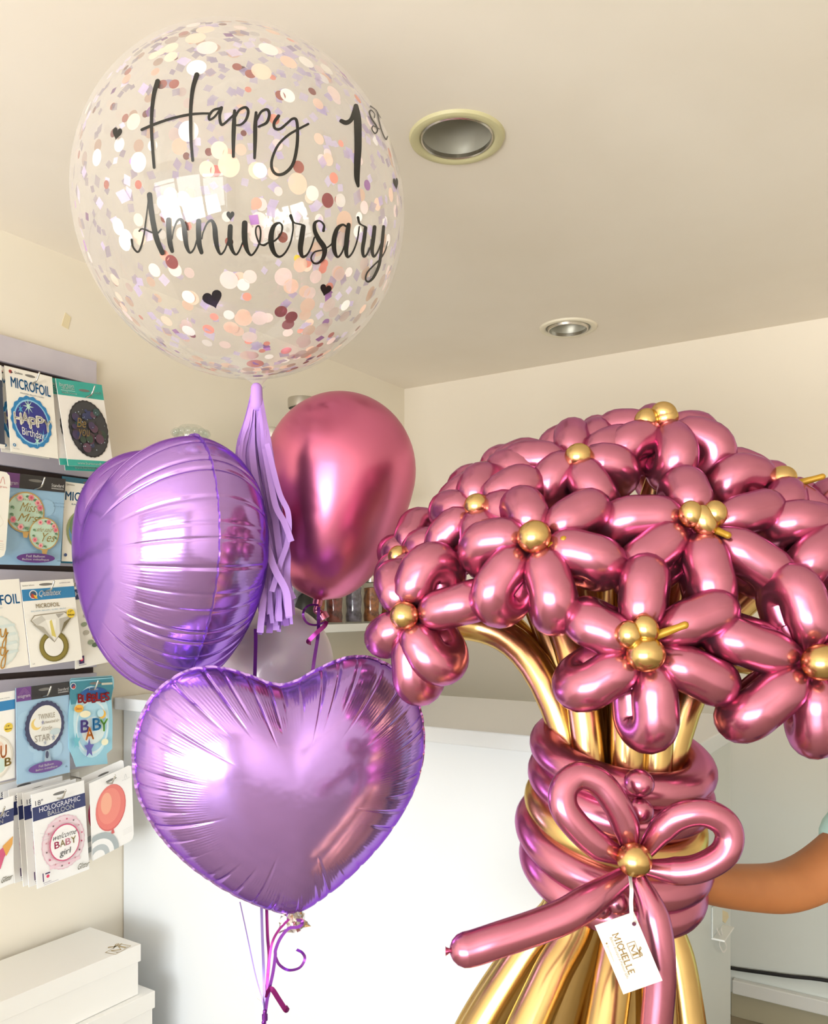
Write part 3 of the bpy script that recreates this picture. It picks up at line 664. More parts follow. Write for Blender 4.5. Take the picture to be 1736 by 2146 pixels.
# --- row 5
def holo(q, label, art='girl'):
    c = Card(*q, base=(249,249,249)); slot(c, .52, .065, .13)
    c.text('18"', .06, .075, .2, .13, (60,60,80), .0); c.rect(0, .14, 1, .285, NAVY)
    c.text('HOLOGRAPHIC', .12, .155, .9, .21, (238,238,246), .0); c.text('BALLOON', .27, .22, .77, .27, (246,246,250), .02)
    if art == 'girl':
        c.ell(.53, .6, .41, (232,196,210), .29, scallop=.012, sn=30); c.ell(.53, .6, .395, (244,224,232), .28)
        for k in range(6): c.poly([(.2+.02*abs(k-3),.36+.09*k),(.86-.02*abs(k-3),.36+.09*k),(.86-.02*abs(k-3),.395+.09*k),(.2+.02*abs(k-3),.395+.09*k)], (238,206,218))
        for k in range(16):
            a = 2*PI*k/16+.2; c.ell(.53+.345*math.cos(a), .6+.25*math.sin(a), .016, [(198,70,110),(110,90,90),(206,150,160)][k % 3], n=8)
        c.ell(.53, .6, .29, (214, 80, 126), .2); c.ell(.53, .6, .27, (250,248,248), .186)
        c.text('welcome', .31, .485, .77, .545, (50,46,50), -.004, .12); 
        for i, ch in enumerate('BABY'): c.text(ch, .33+i*.105, .565, .33+i*.105+.095, .635, [(214,70,120),(178,160,110),(240,170,190),(190,170,120)][i], .02)
        c.text('girl', .42, .665, .62, .75, (50,46,50), -.004, .12)
        for k in (0,1,2): c.stroke([(.08+.02*k,.42+.04*k),(.24,.46+.02*k)], (206,206,210), .006)
    else:
        c.poly([(.5,.62),(.75,.55),(.95,.48),(.96,.56),(.8,.66),(.72,.78),(.55,.74)], (216,90,130)); c.poly([(.76,.53),(.98,.46),(.97,.55),(.84,.66)], (232,170,80)); c.poly([(.4,.5),(.7,.52),(.6,.62)], (240,190,90))
    c.text('Glitter', .74, .885, .97, .945, (150,146,128), .02, .15); c.stroke([(.08,.85),(.08,.93)], (70,44,96), .02); c.rect(.12,.85,.21,.865,(60,40,90)); c.ell(.165,.89,.028,(226,44,96)); c.text('betallic', .08, .94, .22, .955, (90,60,110)); c.rect(.08,.965,.35,.969,(160,150,170))
    return finish(c, 'balloon_packet', label, 'balloon packets hung on the slat wall')
q5 = quad((65.4,1665.7), (176,1635), (78.4,1863), .17, .165)
nm = ['rearmost', 'fifth', 'fourth', 'third', 'second']
for k in range(5, 0, -1):
    holo(shift(q5, -.021*k, -.006*k-(.004 if k % 2 else 0), .003*k*(1 if k % 2 else .2)), '%s white and navy packet %s in the pink baby girl stack' % (nm[5-k], 'from the front' if k < 5 else 'of all'))
holo(q5, 'frontmost white and navy packet showing a pink welcome BABY girl balloon')
holo(quad((-75,1703), (28.5,1667), (-75,1895), .17, .165), 'white and navy packet with pink and orange art, cut off at edge, bottom row', 'x')
def coral(q, label, col=(236,126,118)):
    c = Card(*q, base=(250,249,248), outline=[(0,0),(.93,-.02),(.99,0),(1,.05),(1,.93),(.97,.98),(.9,1),(0,1)]); slot(c, .5, .07, .13)
    c.ell(.47, .43, .36, (220,104,102), .3); c.ell(.46, .42, .345, col, .288); c.ell(.43,.4,.27,(242,142,128),.23); c.ell(.36, .35, .13, (248,178,150), .14)
    c.poly([(.46,.725),(.51,.725),(.53,.78),(.45,.78)], (214,100,100)); c.stroke([(.49,.78),(.5,.83),(.48,.88)], (214,206,204), .008)
    for r_, cl in ((.5,(174,184,188)),(.38,(248,248,248)),(.27,(188,196,200)),(.16,(248,248,248))):
        c.poly([(max(.0,.12+r_*math.cos(a)), min(1, 1.0-r_*.62*math.sin(a))) for a in [PI*k/16 for k in range(17)]], cl)
    c.stroke([(.8,.12),(.83,.07),(.86,.12)], (214,214,214), .012); c.text('anagram', .74,.13,.93,.15,(206,206,206))
    for k in range(4): c.rect(.72, .8+.02*k, .95, .803+.02*k, (222,220,218))
    return finish(c, 'balloon_packet', label)
qc = quad((187.8,1642), (275.7,1605), (193.7,1803.6), .17, .165)
coral(shift(qc, -.034, .0, .012), 'rearmost clear-edged packet behind the coral balloon packet, bottom row', (200,90,140))
coral(shift(qc, -.016, -.012, -.004), 'pink and white packet peeking left behind the coral balloon packet', (206,70,130))
coral(qc, 'white round-cornered packet printed with a coral balloon, bottom row')

# hooks (one per column of packets); the prong runs through the slots
def hk(px, py, x, label):
    tip = onx(px, py, x); L = max(.05, tip.x-SX-.012)
    hook(Vector((SX+.0005, tip.y, tip.z-.028)), L, label)
hk(81, 777, .13, 'steel hook holding the HAPPY Birthday packet'); hk(197, 806, .135, 'steel hook holding the teal-topped galaxy packets')
hk(92, 998, .13, 'steel hook holding the mint floral wedding balloon packet'); hk(112, 1215, .14, 'steel hook holding the diamond ring packet')
hk(105, 1436, .145, 'steel hook holding the navy-rimmed star lullaby packet'); hk(204, 1424, .15, 'steel hook holding the BUBBLES packet')
hk(136, 1653, .2, 'steel hook holding the pink baby girl balloon stack'); hk(240, 1622, .2, 'steel hook holding the coral balloon packets'); hk(8, 1688, .2, 'steel hook at the picture edge, bottom row')

# ------------------------------------------------------------------ gift boxes
def gift_box(z0, h, y1, xf, lab):
    y0 = y1-1.1; t = thing('gift_box', ((xf+.03)/2, (y0+y1)/2, z0), lab, 'box', 'stacked white gift boxes')
    mb = MB(); mb.box((.034, y0+.006, z0), (xf-.004, y1-.006, z0+h-.003)); mb.build('box_base', m_box, t, .001)
    mb = MB(); z1 = z0+h; mb.box((.03, y0, z1-.047), (xf, y1, z1)); lid = mb.build('lid', m_box, t, .0012)
    return t, lid, z1
for k, (z0, h, y1, xf, lab) in enumerate(((.0, .145, -1.66, .262, 'white gift box at the bottom of the stack'), (.146, .145, -1.665, .265, 'white gift box second from the floor in the stack'), (.292, .142, -1.655, .268, 'white lidded gift box directly beneath the top one'), (.435, .137, -1.69, .252, 'white lidded gift box with gold M emblem, topmost of its stack'))):
    t, lid, z1 = gift_box(z0, h, y1, xf, lab)
# M emblem lying on the top lid: built on the plane of the lid
def m_logo(mb, at, col=None, serif=True):
    """draws into unit square via at(u,v)"""
    def ply(pts):
        a = sum(pts[i-1][0]*pts[i][1]-pts[i][0]*pts[i-1][1] for i in range(len(pts)))
        if a > 0: pts = pts[::-1]
        mb.add([at(u, v) for u, v in pts], [tuple(range(len(pts)))], 0, col, False)
    def st(pts, w=.03):
        for pl in stroke_polys([(x, y, w) for x, y in pts], 5): ply(pl)
    for a, b in (((0,.3),(1,.3)), ((0,1),(1,1)), ((0,.3),(0,1)), ((1,.3),(1,1))): st([a, b], .035)
    ply([(.2,.42),(.3,.42),(.52,.8),(.48,.88)]); st([(.22,.42),(.22,.9)], .03); st([(.5,.84),(.74,.42)], .035); ply([(.72,.42),(.82,.42),(.82,.9),(.72,.9)])
    st([(.14,.42),(.3,.42)], .025); st([(.7,.42),(.9,.42)], .025); st([(.14,.9),(.3,.9)], .025); st([(.64,.9),(.9,.9)], .025)
    st([(.66,.24),(.45,.05),(.55,.0),(.66,.22)], .05); st([(.66,.24),(.9,.1),(.98,.2),(.68,.26)], .05); st([(.66,.26),(.5,.34)], .05); st([(.68,.26),(.85,.36),(1.05,.34)], .04); ply([(.6,.18),(.72,.18),(.74,.3),(.6,.3)])
lz = z1+.0006
c0 = onz(243, 2000, lz); c1 = onz(274, 1982, lz); c2 = onz(212, 1994, lz)   # bottom-left, bottom-right, top-left of the emblem
mb = MB()
m_logo(mb, lambda u, v: c0 + (c1-c0)*u + (c2-c0)*((1-v)))
mb.build('gold_emblem', m_goldprint, lid)

# ------------------------------------------------------------------ balloons
def teardrop(rw, lw):
    """profile of a latex balloon, radius rw, length below the widest circle lw; neck at h=-lw"""
    pr = []
    for i in range(0, 15):
        a = PI/2*i/14; pr.append((rw*math.sin(a)+1e-6, rw*1.04*math.cos(a)))
    for i in range(1, 20):
        s = i/19; r = rw*(math.cos(s*PI/2)**.82)*(1-.16*math.sin(PI*s)*0)+.006*s
        pr.append((max(r, .006), -lw*math.sin(s*PI/2)**1.0))
    return pr

# clear bubble
BD = 1.35
BC = P(510, 1270-FPX*math.tan(math.radians(25.2)), BD); BR = .2605
bt = thing('bubble_balloon', BC-UP*BR, 'huge clear bubble balloon full of confetti with black Happy 1st Anniversary lettering', 'balloon')
nk = (P(541, 812, BD)-BC).normalized()
prof = []
for i in range(0, 61):
    a = PI*i/60*.955; prof.append((BR*math.sin(a)+1e-6, BR*math.cos(a)))
last = prof[-1]
prof += [(.026, -BR*1.005), (.017, -BR*1.03), (.009, -BR*1.06), (.006, -BR*1.075), (.012, -BR*1.085), (.009, -BR*1.08)]
mb = MB(); mb.lathe(prof, BC, -nk, 96, 0, False); mb.build('bubble_film', m_bubble, bt)
def onball(px, py, R):
    r = ray(px, py); oc = CAM-BC; b = oc.dot(r); cc = oc.dot(oc)-R*R; d = b*b-cc
    d = math.sqrt(d) if d > 0 else 0
    p = CAM+r*(-b-d); n = (p-BC).normalized()
    return BC+n*R
ZA = (220, 140, 5.425); ZB = (500, 180, 4.822); ZC = (260, 390, 5.787); ZD = (540, 430, 5.787)
W = [
 (ZA, [(600,165,58),(560,300,50),(535,500,42),(530,700,38),(540,900,36),(560,1145,34)]),
 (ZA, [(1045,90,58),(1000,250,50),(978,450,42),(975,650,40),(980,850,36),(998,1065,34)]),
 (ZA, [(420,715,34),(560,655,34),(750,590,32),(950,545,32),(1080,532,28),(1180,530,26)]),
 (ZA, [(1325,470,34),(1240,490,28),(1188,550,34),(1190,600,28),(1245,570,26),(1315,480,26)]),
 (ZA, [(1325,465,38),(1305,560,34),(1318,645,34),(1350,652,30),(1440,570,26),(1475,535,24)]),
 (ZA, [(1475,500,36),(1468,650,50),(1462,800,46),(1460,1020,34)]),
 (ZA, [(1480,570,28),(1530,490,28),(1600,462,32),(1630,510,34),(1605,600,32),(1550,655,26),(1490,665,22)]),
 (ZB, [(178,270,30),(170,400,42),(168,550,40),(163,728,28)]),
 (ZB, [(180,350,26),(230,262,26),(290,240,30),(312,290,30),(285,370,30),(205,412,24)]),
 (ZB, [(405,305,36),(362,370,32),(368,428,28),(420,435,28),(490,380,26),(545,333,26),(585,345,30),(598,450,32),(590,620,34),(550,790,34),(470,880,34),(390,895,30),(340,840,30),(340,740,28),(400,600,26),(500,500,26),(600,440,24),(705,385,24)]),
 (ZB, [(1040,355,42),(1090,372,48),(1140,340,46),(1172,260,46),(1185,200,40)]),
 (ZB, [(1188,205,50),(1204,350,76),(1208,600,74),(1200,800,66),(1198,930,56),(1210,1012,30)]),
 (ZB, [(1375,320,12),(1375,280,10),(1340,245,14),(1325,270,16),(1345,330,16),(1390,400,18),(1405,450,16),(1380,480,14),(1350,440,12),(1360,405,12),(1395,420,10),(1425,435,10)]),
 (ZB, [(1335,205,16),(1390,245,10),(1430,310,10),(1470,340,14)]),
 (ZB, [(1400,240,14),(1420,350,16),(1450,460,14),(1490,540,14),(1508,510,10)]),
 (ZC, [(310,105,66),(325,250,66),(355,450,66),(400,650,66),(465,812,58)]),
 (ZC, [(298,130,18),(285,260,18),(265,420,20),(240,600,22),(205,740,26),(165,800,24),(110,740,24),(92,650,30)]),
 (ZC, [(185,545,24),(210,520,20),(250,525,20),(330,560,20),(400,575,22),(450,525,20)]),
 (ZC, [(540,410,62),(545,550,64),(560,700,62),(585,790,46)]),
 (ZC, [(585,640,16),(600,540,18),(640,430,24),(690,405,36),(725,480,56),(740,600,62),(760,730,50),(800,808,28),(850,760,22),(885,650,20)]),
 (ZC, [(905,425,62),(905,550,64),(912,700,62),(940,805,50)]),
 (ZC, [(945,640,16),(960,560,18),(1010,450,24),(1065,420,36),(1100,500,58),(1110,620,64),(1130,740,50),(1170,825,28),(1220,780,22),(1262,670,20)]),
 (ZC, [(1290,490,60),(1285,600,64),(1290,700,58),(1320,790,42),(1360,830,26),(1400,780,22),(1445,670,20)]),
 (ZC, [(1465,450,70),(1462,580,72),(1470,690,66),(1500,790,44),(1545,838,26),(1600,780,24),(1645,680,24),(1658,560,22),(1640,488,22),(1605,500,20),(1600,580,20),(1640,690,22),(1690,715,22),(1740,690,20)]),
 (ZD, [(20,470,20),(80,488,22),(130,455,24),(210,430,24),(280,350,22),(300,260,24),(260,215,26),(195,260,50),(165,370,66),(170,490,66),(210,590,46),(270,625,28),(340,570,24),(400,450,22),(430,300,20),(428,205,22)]),
 (ZD, [(402,128,40),(422,185,32),(450,215,20),(520,232,22),(565,248,26)]),
 (ZD, [(555,262,60),(535,400,66),(520,530,62),(545,622,40),(600,600,24),(650,510,22),(690,390,20)]),
 (ZD, [(800,310,36),(805,240,26),(750,190,22),(695,220,40),(695,310,50),(740,410,60),(810,520,64),(800,630,48),(740,700,28),(680,700,24),(650,640,20),(690,570,20),(780,545,18)]),
 (ZD, [(830,525,18),(890,480,20),(920,430,20)]),
 (ZD, [(1080,260,24),(1030,237,28),(965,290,50),(928,420,60),(932,550,52),(970,628,28),(1020,580,22),(1062,470,20)]),
 (ZD, [(1105,237,50),(1090,350,60),(1075,500,56),(1080,600,44),(1105,628,26),(1160,560,22),(1210,420,20),(1235,260,18)]),
 (ZD, [(1218,150,34),(1235,215,26),(1260,237,18),(1315,265,22)]),
 (ZD, [(1310,275,44),(1295,400,48),(1275,540,44),(1290,622,32),(1330,590,22),(1385,470,20)]),
 (ZD, [(1420,265,46),(1405,400,50),(1390,540,44),(1410,622,32),(1455,570,22),(1500,460,20)]),
 (ZD, [(1530,260,38),(1515,420,42),(1495,600,38),(1470,740,38),(1410,870,34),(1350,928,24),(1312,900,22),(1330,820,20),(1400,740,20),(1490,650,20),(1550,550,16),(1580,440,10)]),
]
mb = MB()
def decal(polys, R):
    for pl in polys:
        pts = [onball(x, y, R) for x, y in pl]
        n = (pts[1]-pts[0]).cross(pts[2]-pts[1])
        if n.dot(pts[0]-BC) < 0: pts = pts[::-1]
        mb.add(pts, [tuple(range(len(pts)))], 0, None, False)
for (ox, oy, sc), pts in W:
    decal(stroke_polys([(ox+x/sc, oy+y/sc, w/sc) for x, y, w in pts], 8), BR+.0012)
mb.build('lettering', m_black, bt)
for hx, hy, w, h, r in ((245, 281, 20, 27, .2), (830, 386, 11, 26, -.12), (447, 629, 42, 38, -.32), (682, 609, 24, 25, .25), (483, 453, 17, 20, 0)):
    mb = MB(); hp = heart_pts(hx, hy, w, h, r); decal([[(hx, hy), hp[i], hp[(i+1) % len(hp)]] for i in range(len(hp))], BR+.0012)
    mb.build('heart_sticker', m_black, bt)
# confetti
CONF = {}
def cmat(n, c, rough=.55, metal=0, alpha=1):
    CONF[n] = mat('confetti_'+n, rgb(*c), rough, metal, Alpha=alpha); return CONF[n]
cmat('lilac', (200,186,222), alpha=.62); cmat('mauve', (184,166,212), alpha=.7); cmat('peach', (246,206,182), alpha=.8); cmat('pale_pink', (246,220,216), alpha=.75); cmat('white', (246,242,238), alpha=.85); cmat('rose_gold', (166,84,74), .22, .7); cmat('dark_red', (150,36,50), .2, .6)
cmat('coral', (238,150,130), .4); cmat('yellow', (240,210,50)); cmat('purple', (170,110,190))
def disc_mesh(n, seg):
    me = bpy.data.meshes.new('confetti_'+n); me.from_pydata([(math.cos(2*PI*k/seg+PI/4), math.sin(2*PI*k/seg+PI/4), 0) for k in range(seg)], [], [tuple(range(seg))]); me.materials.append(CONF[n]); return me
DISC = {n: disc_mesh(n, 22) for n in CONF}
RC = BR*.988
def put_disc(n, p, r, sx=1):
    nn = (p-BC).normalized(); o = bpy.data.objects.new('confetti_dot', DISC[n]); COL.objects.link(o); o.parent = bt
    o.location = p-bt.location; o.scale = (r*sx, r, r); o.rotation_euler = nn.to_track_quat('Z', 'Y').to_euler()
spec = {'rose_gold': [(452,358,9),(290,387,7),(223,387,7),(497,140,8),(525,155,9),(340,177,9),(365,176,9),(626,350,10),(588,200,9),(750,688,8),(268,150,8),(385,70,9),(617,772,9)],
 'dark_red': [(687,420,12),(589,653,12),(611,664,12),(604,680,12),(360,549,12)],
 'coral': [(700,373,9),(376,307,13),(518,622,8),(437,690,11),(449,664,8),(478,323,9),(680,553,8),(750,207,9),(817,320,9),(265,165,10),(575,250,9),(345,535,9),(538,426,9),(690,602,9),(600,735,11),(535,762,17)],
 'peach': [(460,315,14),(480,347,18),(434,355,13),(410,80,18),(548,150,17),(605,130,15),(358,410,13),(624,385,17),(630,555,13),(610,600,14),(645,640,15),(510,668,16),(640,660,12),(430,62,16),(358,100,14),(280,255,14),(520,745,16),(722,465,18),(655,735,14)],
 'pale_pink': [(480,587,16),(524,580,12),(594,580,16),(662,580,12),(712,575,12),(613,600,12),(434,100,18),(700,195,14),(250,303,12),(290,340,16),(545,667,15),(675,690,16),(636,712,15),(690,640,14),(720,500,14)],
 'white': [(563,103,17),(412,142,17),(395,275,17),(203,330,14),(341,425,11),(384,417,12),(655,405,12),(714,420,11),(642,130,14),(685,145,13),(545,357,12),(320,305,9),(603,200,13),(248,475,14),(265,498,14),(510,597,11),(395,622,12),(480,660,10)],
 'yellow': [(623,541,6)], 'purple': [(540,760,10),(541,788,11),(683,675,8),(770,388,9),(276,338,5)]}
cnt = 0
for n, L in spec.items():
    for px, py, r in L:
        put_disc(n, onball(px, py, RC), r*BD/FPX*1.03); cnt += 1
rr = random.Random(11); stuff = MB(); cm = ['lilac','mauve','peach','pale_pink','white','rose_gold','coral','purple']
made = 0
while made < 820:
    d = Vector((rr.gauss(0,1), rr.gauss(0,1), rr.gauss(0,1))).normalized()
    x, u, tt = d.dot(RIGHT), d.dot(UP), -d.dot(FWD)
    w = .22 + (1.1*max(0, u-.1) if u > 0 else 1.1*max(0, -u-.2)*(.65+.5*x)) + .25*abs(x)**3
    if tt > 0 and abs(u) < .35 and abs(x) < .7: w *= .55
    if rr.random() > w: continue
    made += 1
    k = rr.choices(range(8), (56, 30, 8, 10, 4, 4, 3, 2))[0] if u > -.3 else rr.choices(range(8), (26, 18, 18, 20, 8, 4, 5, 4))[0]
    p = BC+d*(RC-rr.uniform(0, .004)); a = d.orthogonal().normalized(); a = Matrix.Rotation(rr.uniform(0, 6.28), 3, d) @ a; b = d.cross(a)
    if k in (0, 1, 7):
        r = rr.uniform(.0065, .0098); seg = 4; q = rr.uniform(.7, 1.5)
    else:
        r = rr.uniform(.008, .0115) if k in (2,3,4) else rr.uniform(.005, .0075); seg = 12; q = 1
    stuff.add([p+a*(math.cos(2*PI*i/seg)*r)+b*(math.sin(2*PI*i/seg)*r*q) for i in range(seg)], [tuple(range(seg))], k, None, False)
o = stuff.build('confetti', [CONF[n] for n in cm], bt); o['kind'] = 'stuff'

# tassel
TD = 1.335
tt = thing('paper_tassel', P(538, 818, TD), 'lilac tissue paper tassel hanging below the clear bubble balloon', 'tassel')
mb = MB(); mb.tube([P(538, 814, TD), P(538, 830, TD), P(538, 850, TD)], [.009, .0095, .0105], 16, 'round'); mb.build('tassel_head', m_tissue, tt)
rr = random.Random(5)
for k in range(34):
    s = -1+2*k/33; s += rr.uniform(-.12, .12); e = rr.uniform(1255, 1330); dd = TD+rr.uniform(-.022, .022)
    j = [rr.uniform(-7, 7) for _ in range(6)]
    pts = [(538+8*s, 822, TD), (538+19*s+j[0]*.3, 880, (TD+dd)/2), (536+34*s+j[1]*.5, 955, dd), (553+36*s+j[2], 1050, dd), (571+32*s+j[3], 1150, dd), (577+30*s+j[4], 1220, dd), (578+34*s+j[5]*1.5, e, dd)]
    path = catmull([P(*p) for p in pts], 5)
    fa = [(-FWD+RIGHT*rr.uniform(-.2, .2)+RIGHT*.9*math.sin(i*.25+k)) for i in range(len(path))]
    mb = MB(); mb.ribbon(path, [.006+.0045*min(1, i/8) for i in range(len(path))], fa, 0, .0003); mb.build('paper_strip', m_tissue if rr.random() < .62 else m_tissue2, tt)
for pts, w in (([(556,940,1.31),(566,1000,1.3),(578,1060,1.29),(596,1095,1.285),(611,1135,1.285)], .0095), ([(560,930,1.3),(585,1030,1.29),(604,1075,1.285),(604,1130,1.29),(588,1180,1.3),(570,1240,1.3)], .0085), ([(552,1120,1.29),(575,1190,1.29),(600,1240,1.295),(606,1292,1.3)], .011)):
    path = catmull([P(*p) for p in pts], 7); mb = MB(); mb.ribbon(path, w, -FWD, 0, .0003); mb.build('paper_strip', m_tissue, tt)

# pink chrome latex balloon
PD = 1.52
top = P(742, 826, PD); neck = P(667, 1257, PD); ax = (top-neck).normalized(); Lp = (top-neck).length
rw = 158/FPX*PD; ctr = top-ax*rw*1.04
t = thing('chrome_balloon', neck, 'large shiny pink chrome latex balloon between the tassel and the flowers', 'balloon')
pr = []
for i in range(0, 17):
    a = PI/2*i/16; pr.append((rw*math.sin(a)+1e-6, rw*1.04*math.cos(a)))
lw = Lp-rw*1.04
for i in range(1, 25):
    s_ = i/24; r = rw*math.sqrt(max(0, 1-s_**2))*(1-.02*math.sin(PI*s_)); pr.append((max(r, .007), -lw*s_))
mb = MB(); mb.lathe(pr, ctr, ax, 72, 0, False); mb.build('balloon_body', m_pinkbig, t)
mb = MB(); mb.tube(catmull([neck-ax*-.004, neck-ax*.012, neck-ax*.02, P(672, 1285, PD), P(680, 1298, PD)], 5), [.009]*5+[.0055]*5+[.006]*6+[.011]*5, 14, 'flat'); mb.build('knot', m_pink, t)

# pastel lavender latex balloon
LD = 1.56
lc = P(583, 1392, LD); lr = 116/FPX*LD
t = thing('latex_balloon', lc-UP*.16, 'pale lavender latex balloon half hidden behind the front heart', 'balloon')
pr = [(lr*math.sin(PI/2*i/14)+1e-6, lr*1.08*math.cos(PI/2*i/14)) for i in range(15)] + [(max(lr*math.sqrt(max(0, 1-(i/18)**2)), .006), -lr*1.35*i/18) for i in range(1, 19)]
mb = MB(); mb.lathe(pr, lc, (0,0,1), 64, 0, False); mb.build('balloon_body', m_lav, t)
mb = MB(); mb.lathe([(.006, 0), (.006, -.01), (.011, -.018), (.009, -.02)], lc-UP*lr*1.35, (0,0,1), 16, 0, False); mb.build('knot', m_lav, t)

# foil hearts
def heart_curve(N):
    half = [(0,.655),(.1,.68),(.26,.755),(.46,.815),(.66,.79),(.86,.65),(.975,.42),(1,.2),(.97,-.02),(.86,-.26),(.67,-.5),(.43,-.71),(.21,-.85),(.07,-.915),(0,-.925)]
    full = half + [(-x, y) for x, y in half[-2:0:-1]]
    pts = [(q[0], q[1]) for q in catmull(full, 120, True)]; M = len(pts)
    # arc length resample
    L = [0]
    for i in range(1, M+1):
        a = pts[i-1]; b = pts[i % M]; L.append(L[-1]+math.hypot(b[0]-a[0], b[1]-a[1]))
    out = []; j = 0
    for k in range(N):
        s_ = L[-1]*k/N
        while L[j+1] < s_: j += 1
        f_ = (s_-L[j])/max(1e-9, L[j+1]-L[j]); a = pts[j]; b = pts[(j+1) % M]
        out.append((a[0]+(b[0]-a[0])*f_, a[1]+(b[1]-a[1])*f_))
    # soften the cleft and tip like an inflated foil
    for _ in range(60):
        out = [((out[i-1][0]+2*out[i][0]+out[(i+1) % N][0])/4, (out[i-1][1]+2*out[i][1]+out[(i+1) % N][1])/4) for i in range(N)]
    return out
def foil_heart(C, xa, ya, za, half_w, thick, seed, hscale=.95):
    """xa right, ya up, za outward normal"""
    N, M = 900, 26; rr = random.Random(seed); B = heart_curve(N)
    nc = 40; cu = sorted((i+rr.uniform(-.3, .3))/nc for i in range(nc)); cdep = [rr.uniform(.3, 1) for _ in range(nc)]; cext = [rr.uniform(.25, .55) for _ in range(nc)]
    env = [rr.uniform(.1, 1) for _ in range(24)]
    mb = MB(); rim = None
    c0 = (0, .02)
    for side_ in (1, -1):
        vs = []
        for j in range(M+1):
            s = 1-(1-j/M)**1.7 if j < M else 1.0
            for i in range(N):
                u = i/N; bx, by = B[i]
                cr = 0
                for k in range(nc):
                    dx_ = abs(u-cu[k]); dx_ = min(dx_, 1-dx_)
                    if dx_ < .012:
                        e = max(0, (s-(1-cext[k]))/cext[k]); cr += cdep[k]*math.exp(-(dx_/.0022)**2)*min(1, e*1.6)
                d = max(0, (s-.6)/.4); en = env[int(u*24) % 24]*(1-(u*24 % 1))+env[(int(u*24)+1) % 24]*(u*24 % 1)
                nearest = min(min(abs(u-q), 1-abs(u-q)) for q in cu) if False else 0
                rip = math.sin(2*PI*u*230)*en*.0011*d*(1-s)*3.2
                z = thick*max(0, 1-s**2.5)**.56
                z = z - cr*.0045*math.sin(PI*min(1, s))**.5*(1 if s < .999 else 0) + rip
                if s >= .999: z = 0
                shr = 1-.012*cr*s
                x = c0[0]+(bx-c0[0])*s*shr; y = c0[1]+(by-c0[1])*s*shr
                vs.append(C + xa*(x*half_w) + ya*(y*half_w*hscale) + za*(side_*z))
        fs = []
        for j in range(M):
            for i in range(N):
                l = (i+1) % N; a = (j*N+i, j*N+l, (j+1)*N+l, (j+1)*N+i)
                fs.append(a if side_ < 0 else a[::-1])
        # collapse centre ring is degenerate (s=0) - fine
        mb.add(vs, fs)
    # welded seam
    se = MB(); vs = []
    for i in range(N):
        bx, by = B[i]; u = i/N; cr = sum(cdep[k]*math.exp(-(min(abs(u-cu[k]), 1-abs(u-cu[k]))/.003)**2) for k in range(nc))
        p = C + xa*(bx*half_w) + ya*(by*half_w*hscale); out = (p-C).normalized()
        w_ = .004*(1-.3*min(1, cr)); wob = za*(.0006*math.sin(2*PI*u*53)+.0003*math.sin(2*PI*u*131))
        vs += [p-out*.003+za*.0005, p+out*w_+wob+za*.0004, p+out*w_+wob-za*.0004, p-out*.003-za*.0005]
    fs = []
    for i in range(N):
        l = (i+1) % N
        for k in range(3): fs.append((i*4+k, i*4+k+1, l*4+k+1, l*4+k))
    se.add(vs, fs)
    return mb, se, B
def place_heart(C, yaw, roll, pitch, half_w, thick, seed, label, hscale=.95):
    # base frame faces the lens
    za = cv(0, 0, 1); xa = RIGHT.copy(); ya = UP.copy()
    R = Matrix.Rotation(yaw, 3, UP); za, xa = R @ za, R @ xa
    R = Matrix.Rotation(pitch, 3, xa); za, ya = R @ za, R @ ya
    R = Matrix.Rotation(roll, 3, za); xa, ya = R @ xa, R @ ya
    t = thing('foil_heart_balloon', C-UP*.2, label, 'balloon', 'lilac foil heart balloons')
    mb, se, B = foil_heart(C, xa, ya, za, half_w, thick, seed, hscale)
    mb.build('foil_body', m_foil, t, angle=60); se.build('seam', m_foil, t)
    tip = min(B, key=lambda q: q[1]); tp = C+xa*(tip[0]*half_w)+ya*(tip[1]*half_w*hscale)
    return t, tp, -ya, xa, za
fh, ftip, fdn, fxa, fza = place_heart(P(602, 1636, 1.27), math.radians(17), math.radians(3), math.radians(4), .218, .1, 4, 'lilac foil heart balloon facing the front, lower of the two', 1.02)
lh, ltip, ldn, lxa, lza = place_heart(P(356, 1178, 1.33), math.radians(-55), math.radians(-3), math.radians(2), .208, .137, 9, 'lilac foil heart balloon turned sideways, upper of the two', 1.1)
for t, tp, dn, xa_, za_ in ((fh, ftip, fdn, fxa, fza), (lh, ltip, ldn, lxa, lza)):
    mb = MB(); rr = random.Random(2); seg = 26; rows = 9; vs = []
    for j in range(rows):
        w_ = .011+.011*j/rows
        for k in range(seg):
            a = 2*PI*k/seg; q = 1+.22*math.sin(5*a+j*.9)+.18*rr.uniform(-1, 1)
            vs.append(tp+dn*(-.008+.036*j/(rows-1)+rr.uniform(-.002, .002)) + xa_*(math.cos(a)*w_*q) + za_*(math.sin(a)*w_*.55*q))
    mb.add(vs, [(j*seg+k, j*seg+(k+1) % seg, (j+1)*seg+(k+1) % seg, (j+1)*seg+k) for j in range(rows-1) for k in range(seg)])
    mb.build('filling_tail', m_silver, t)

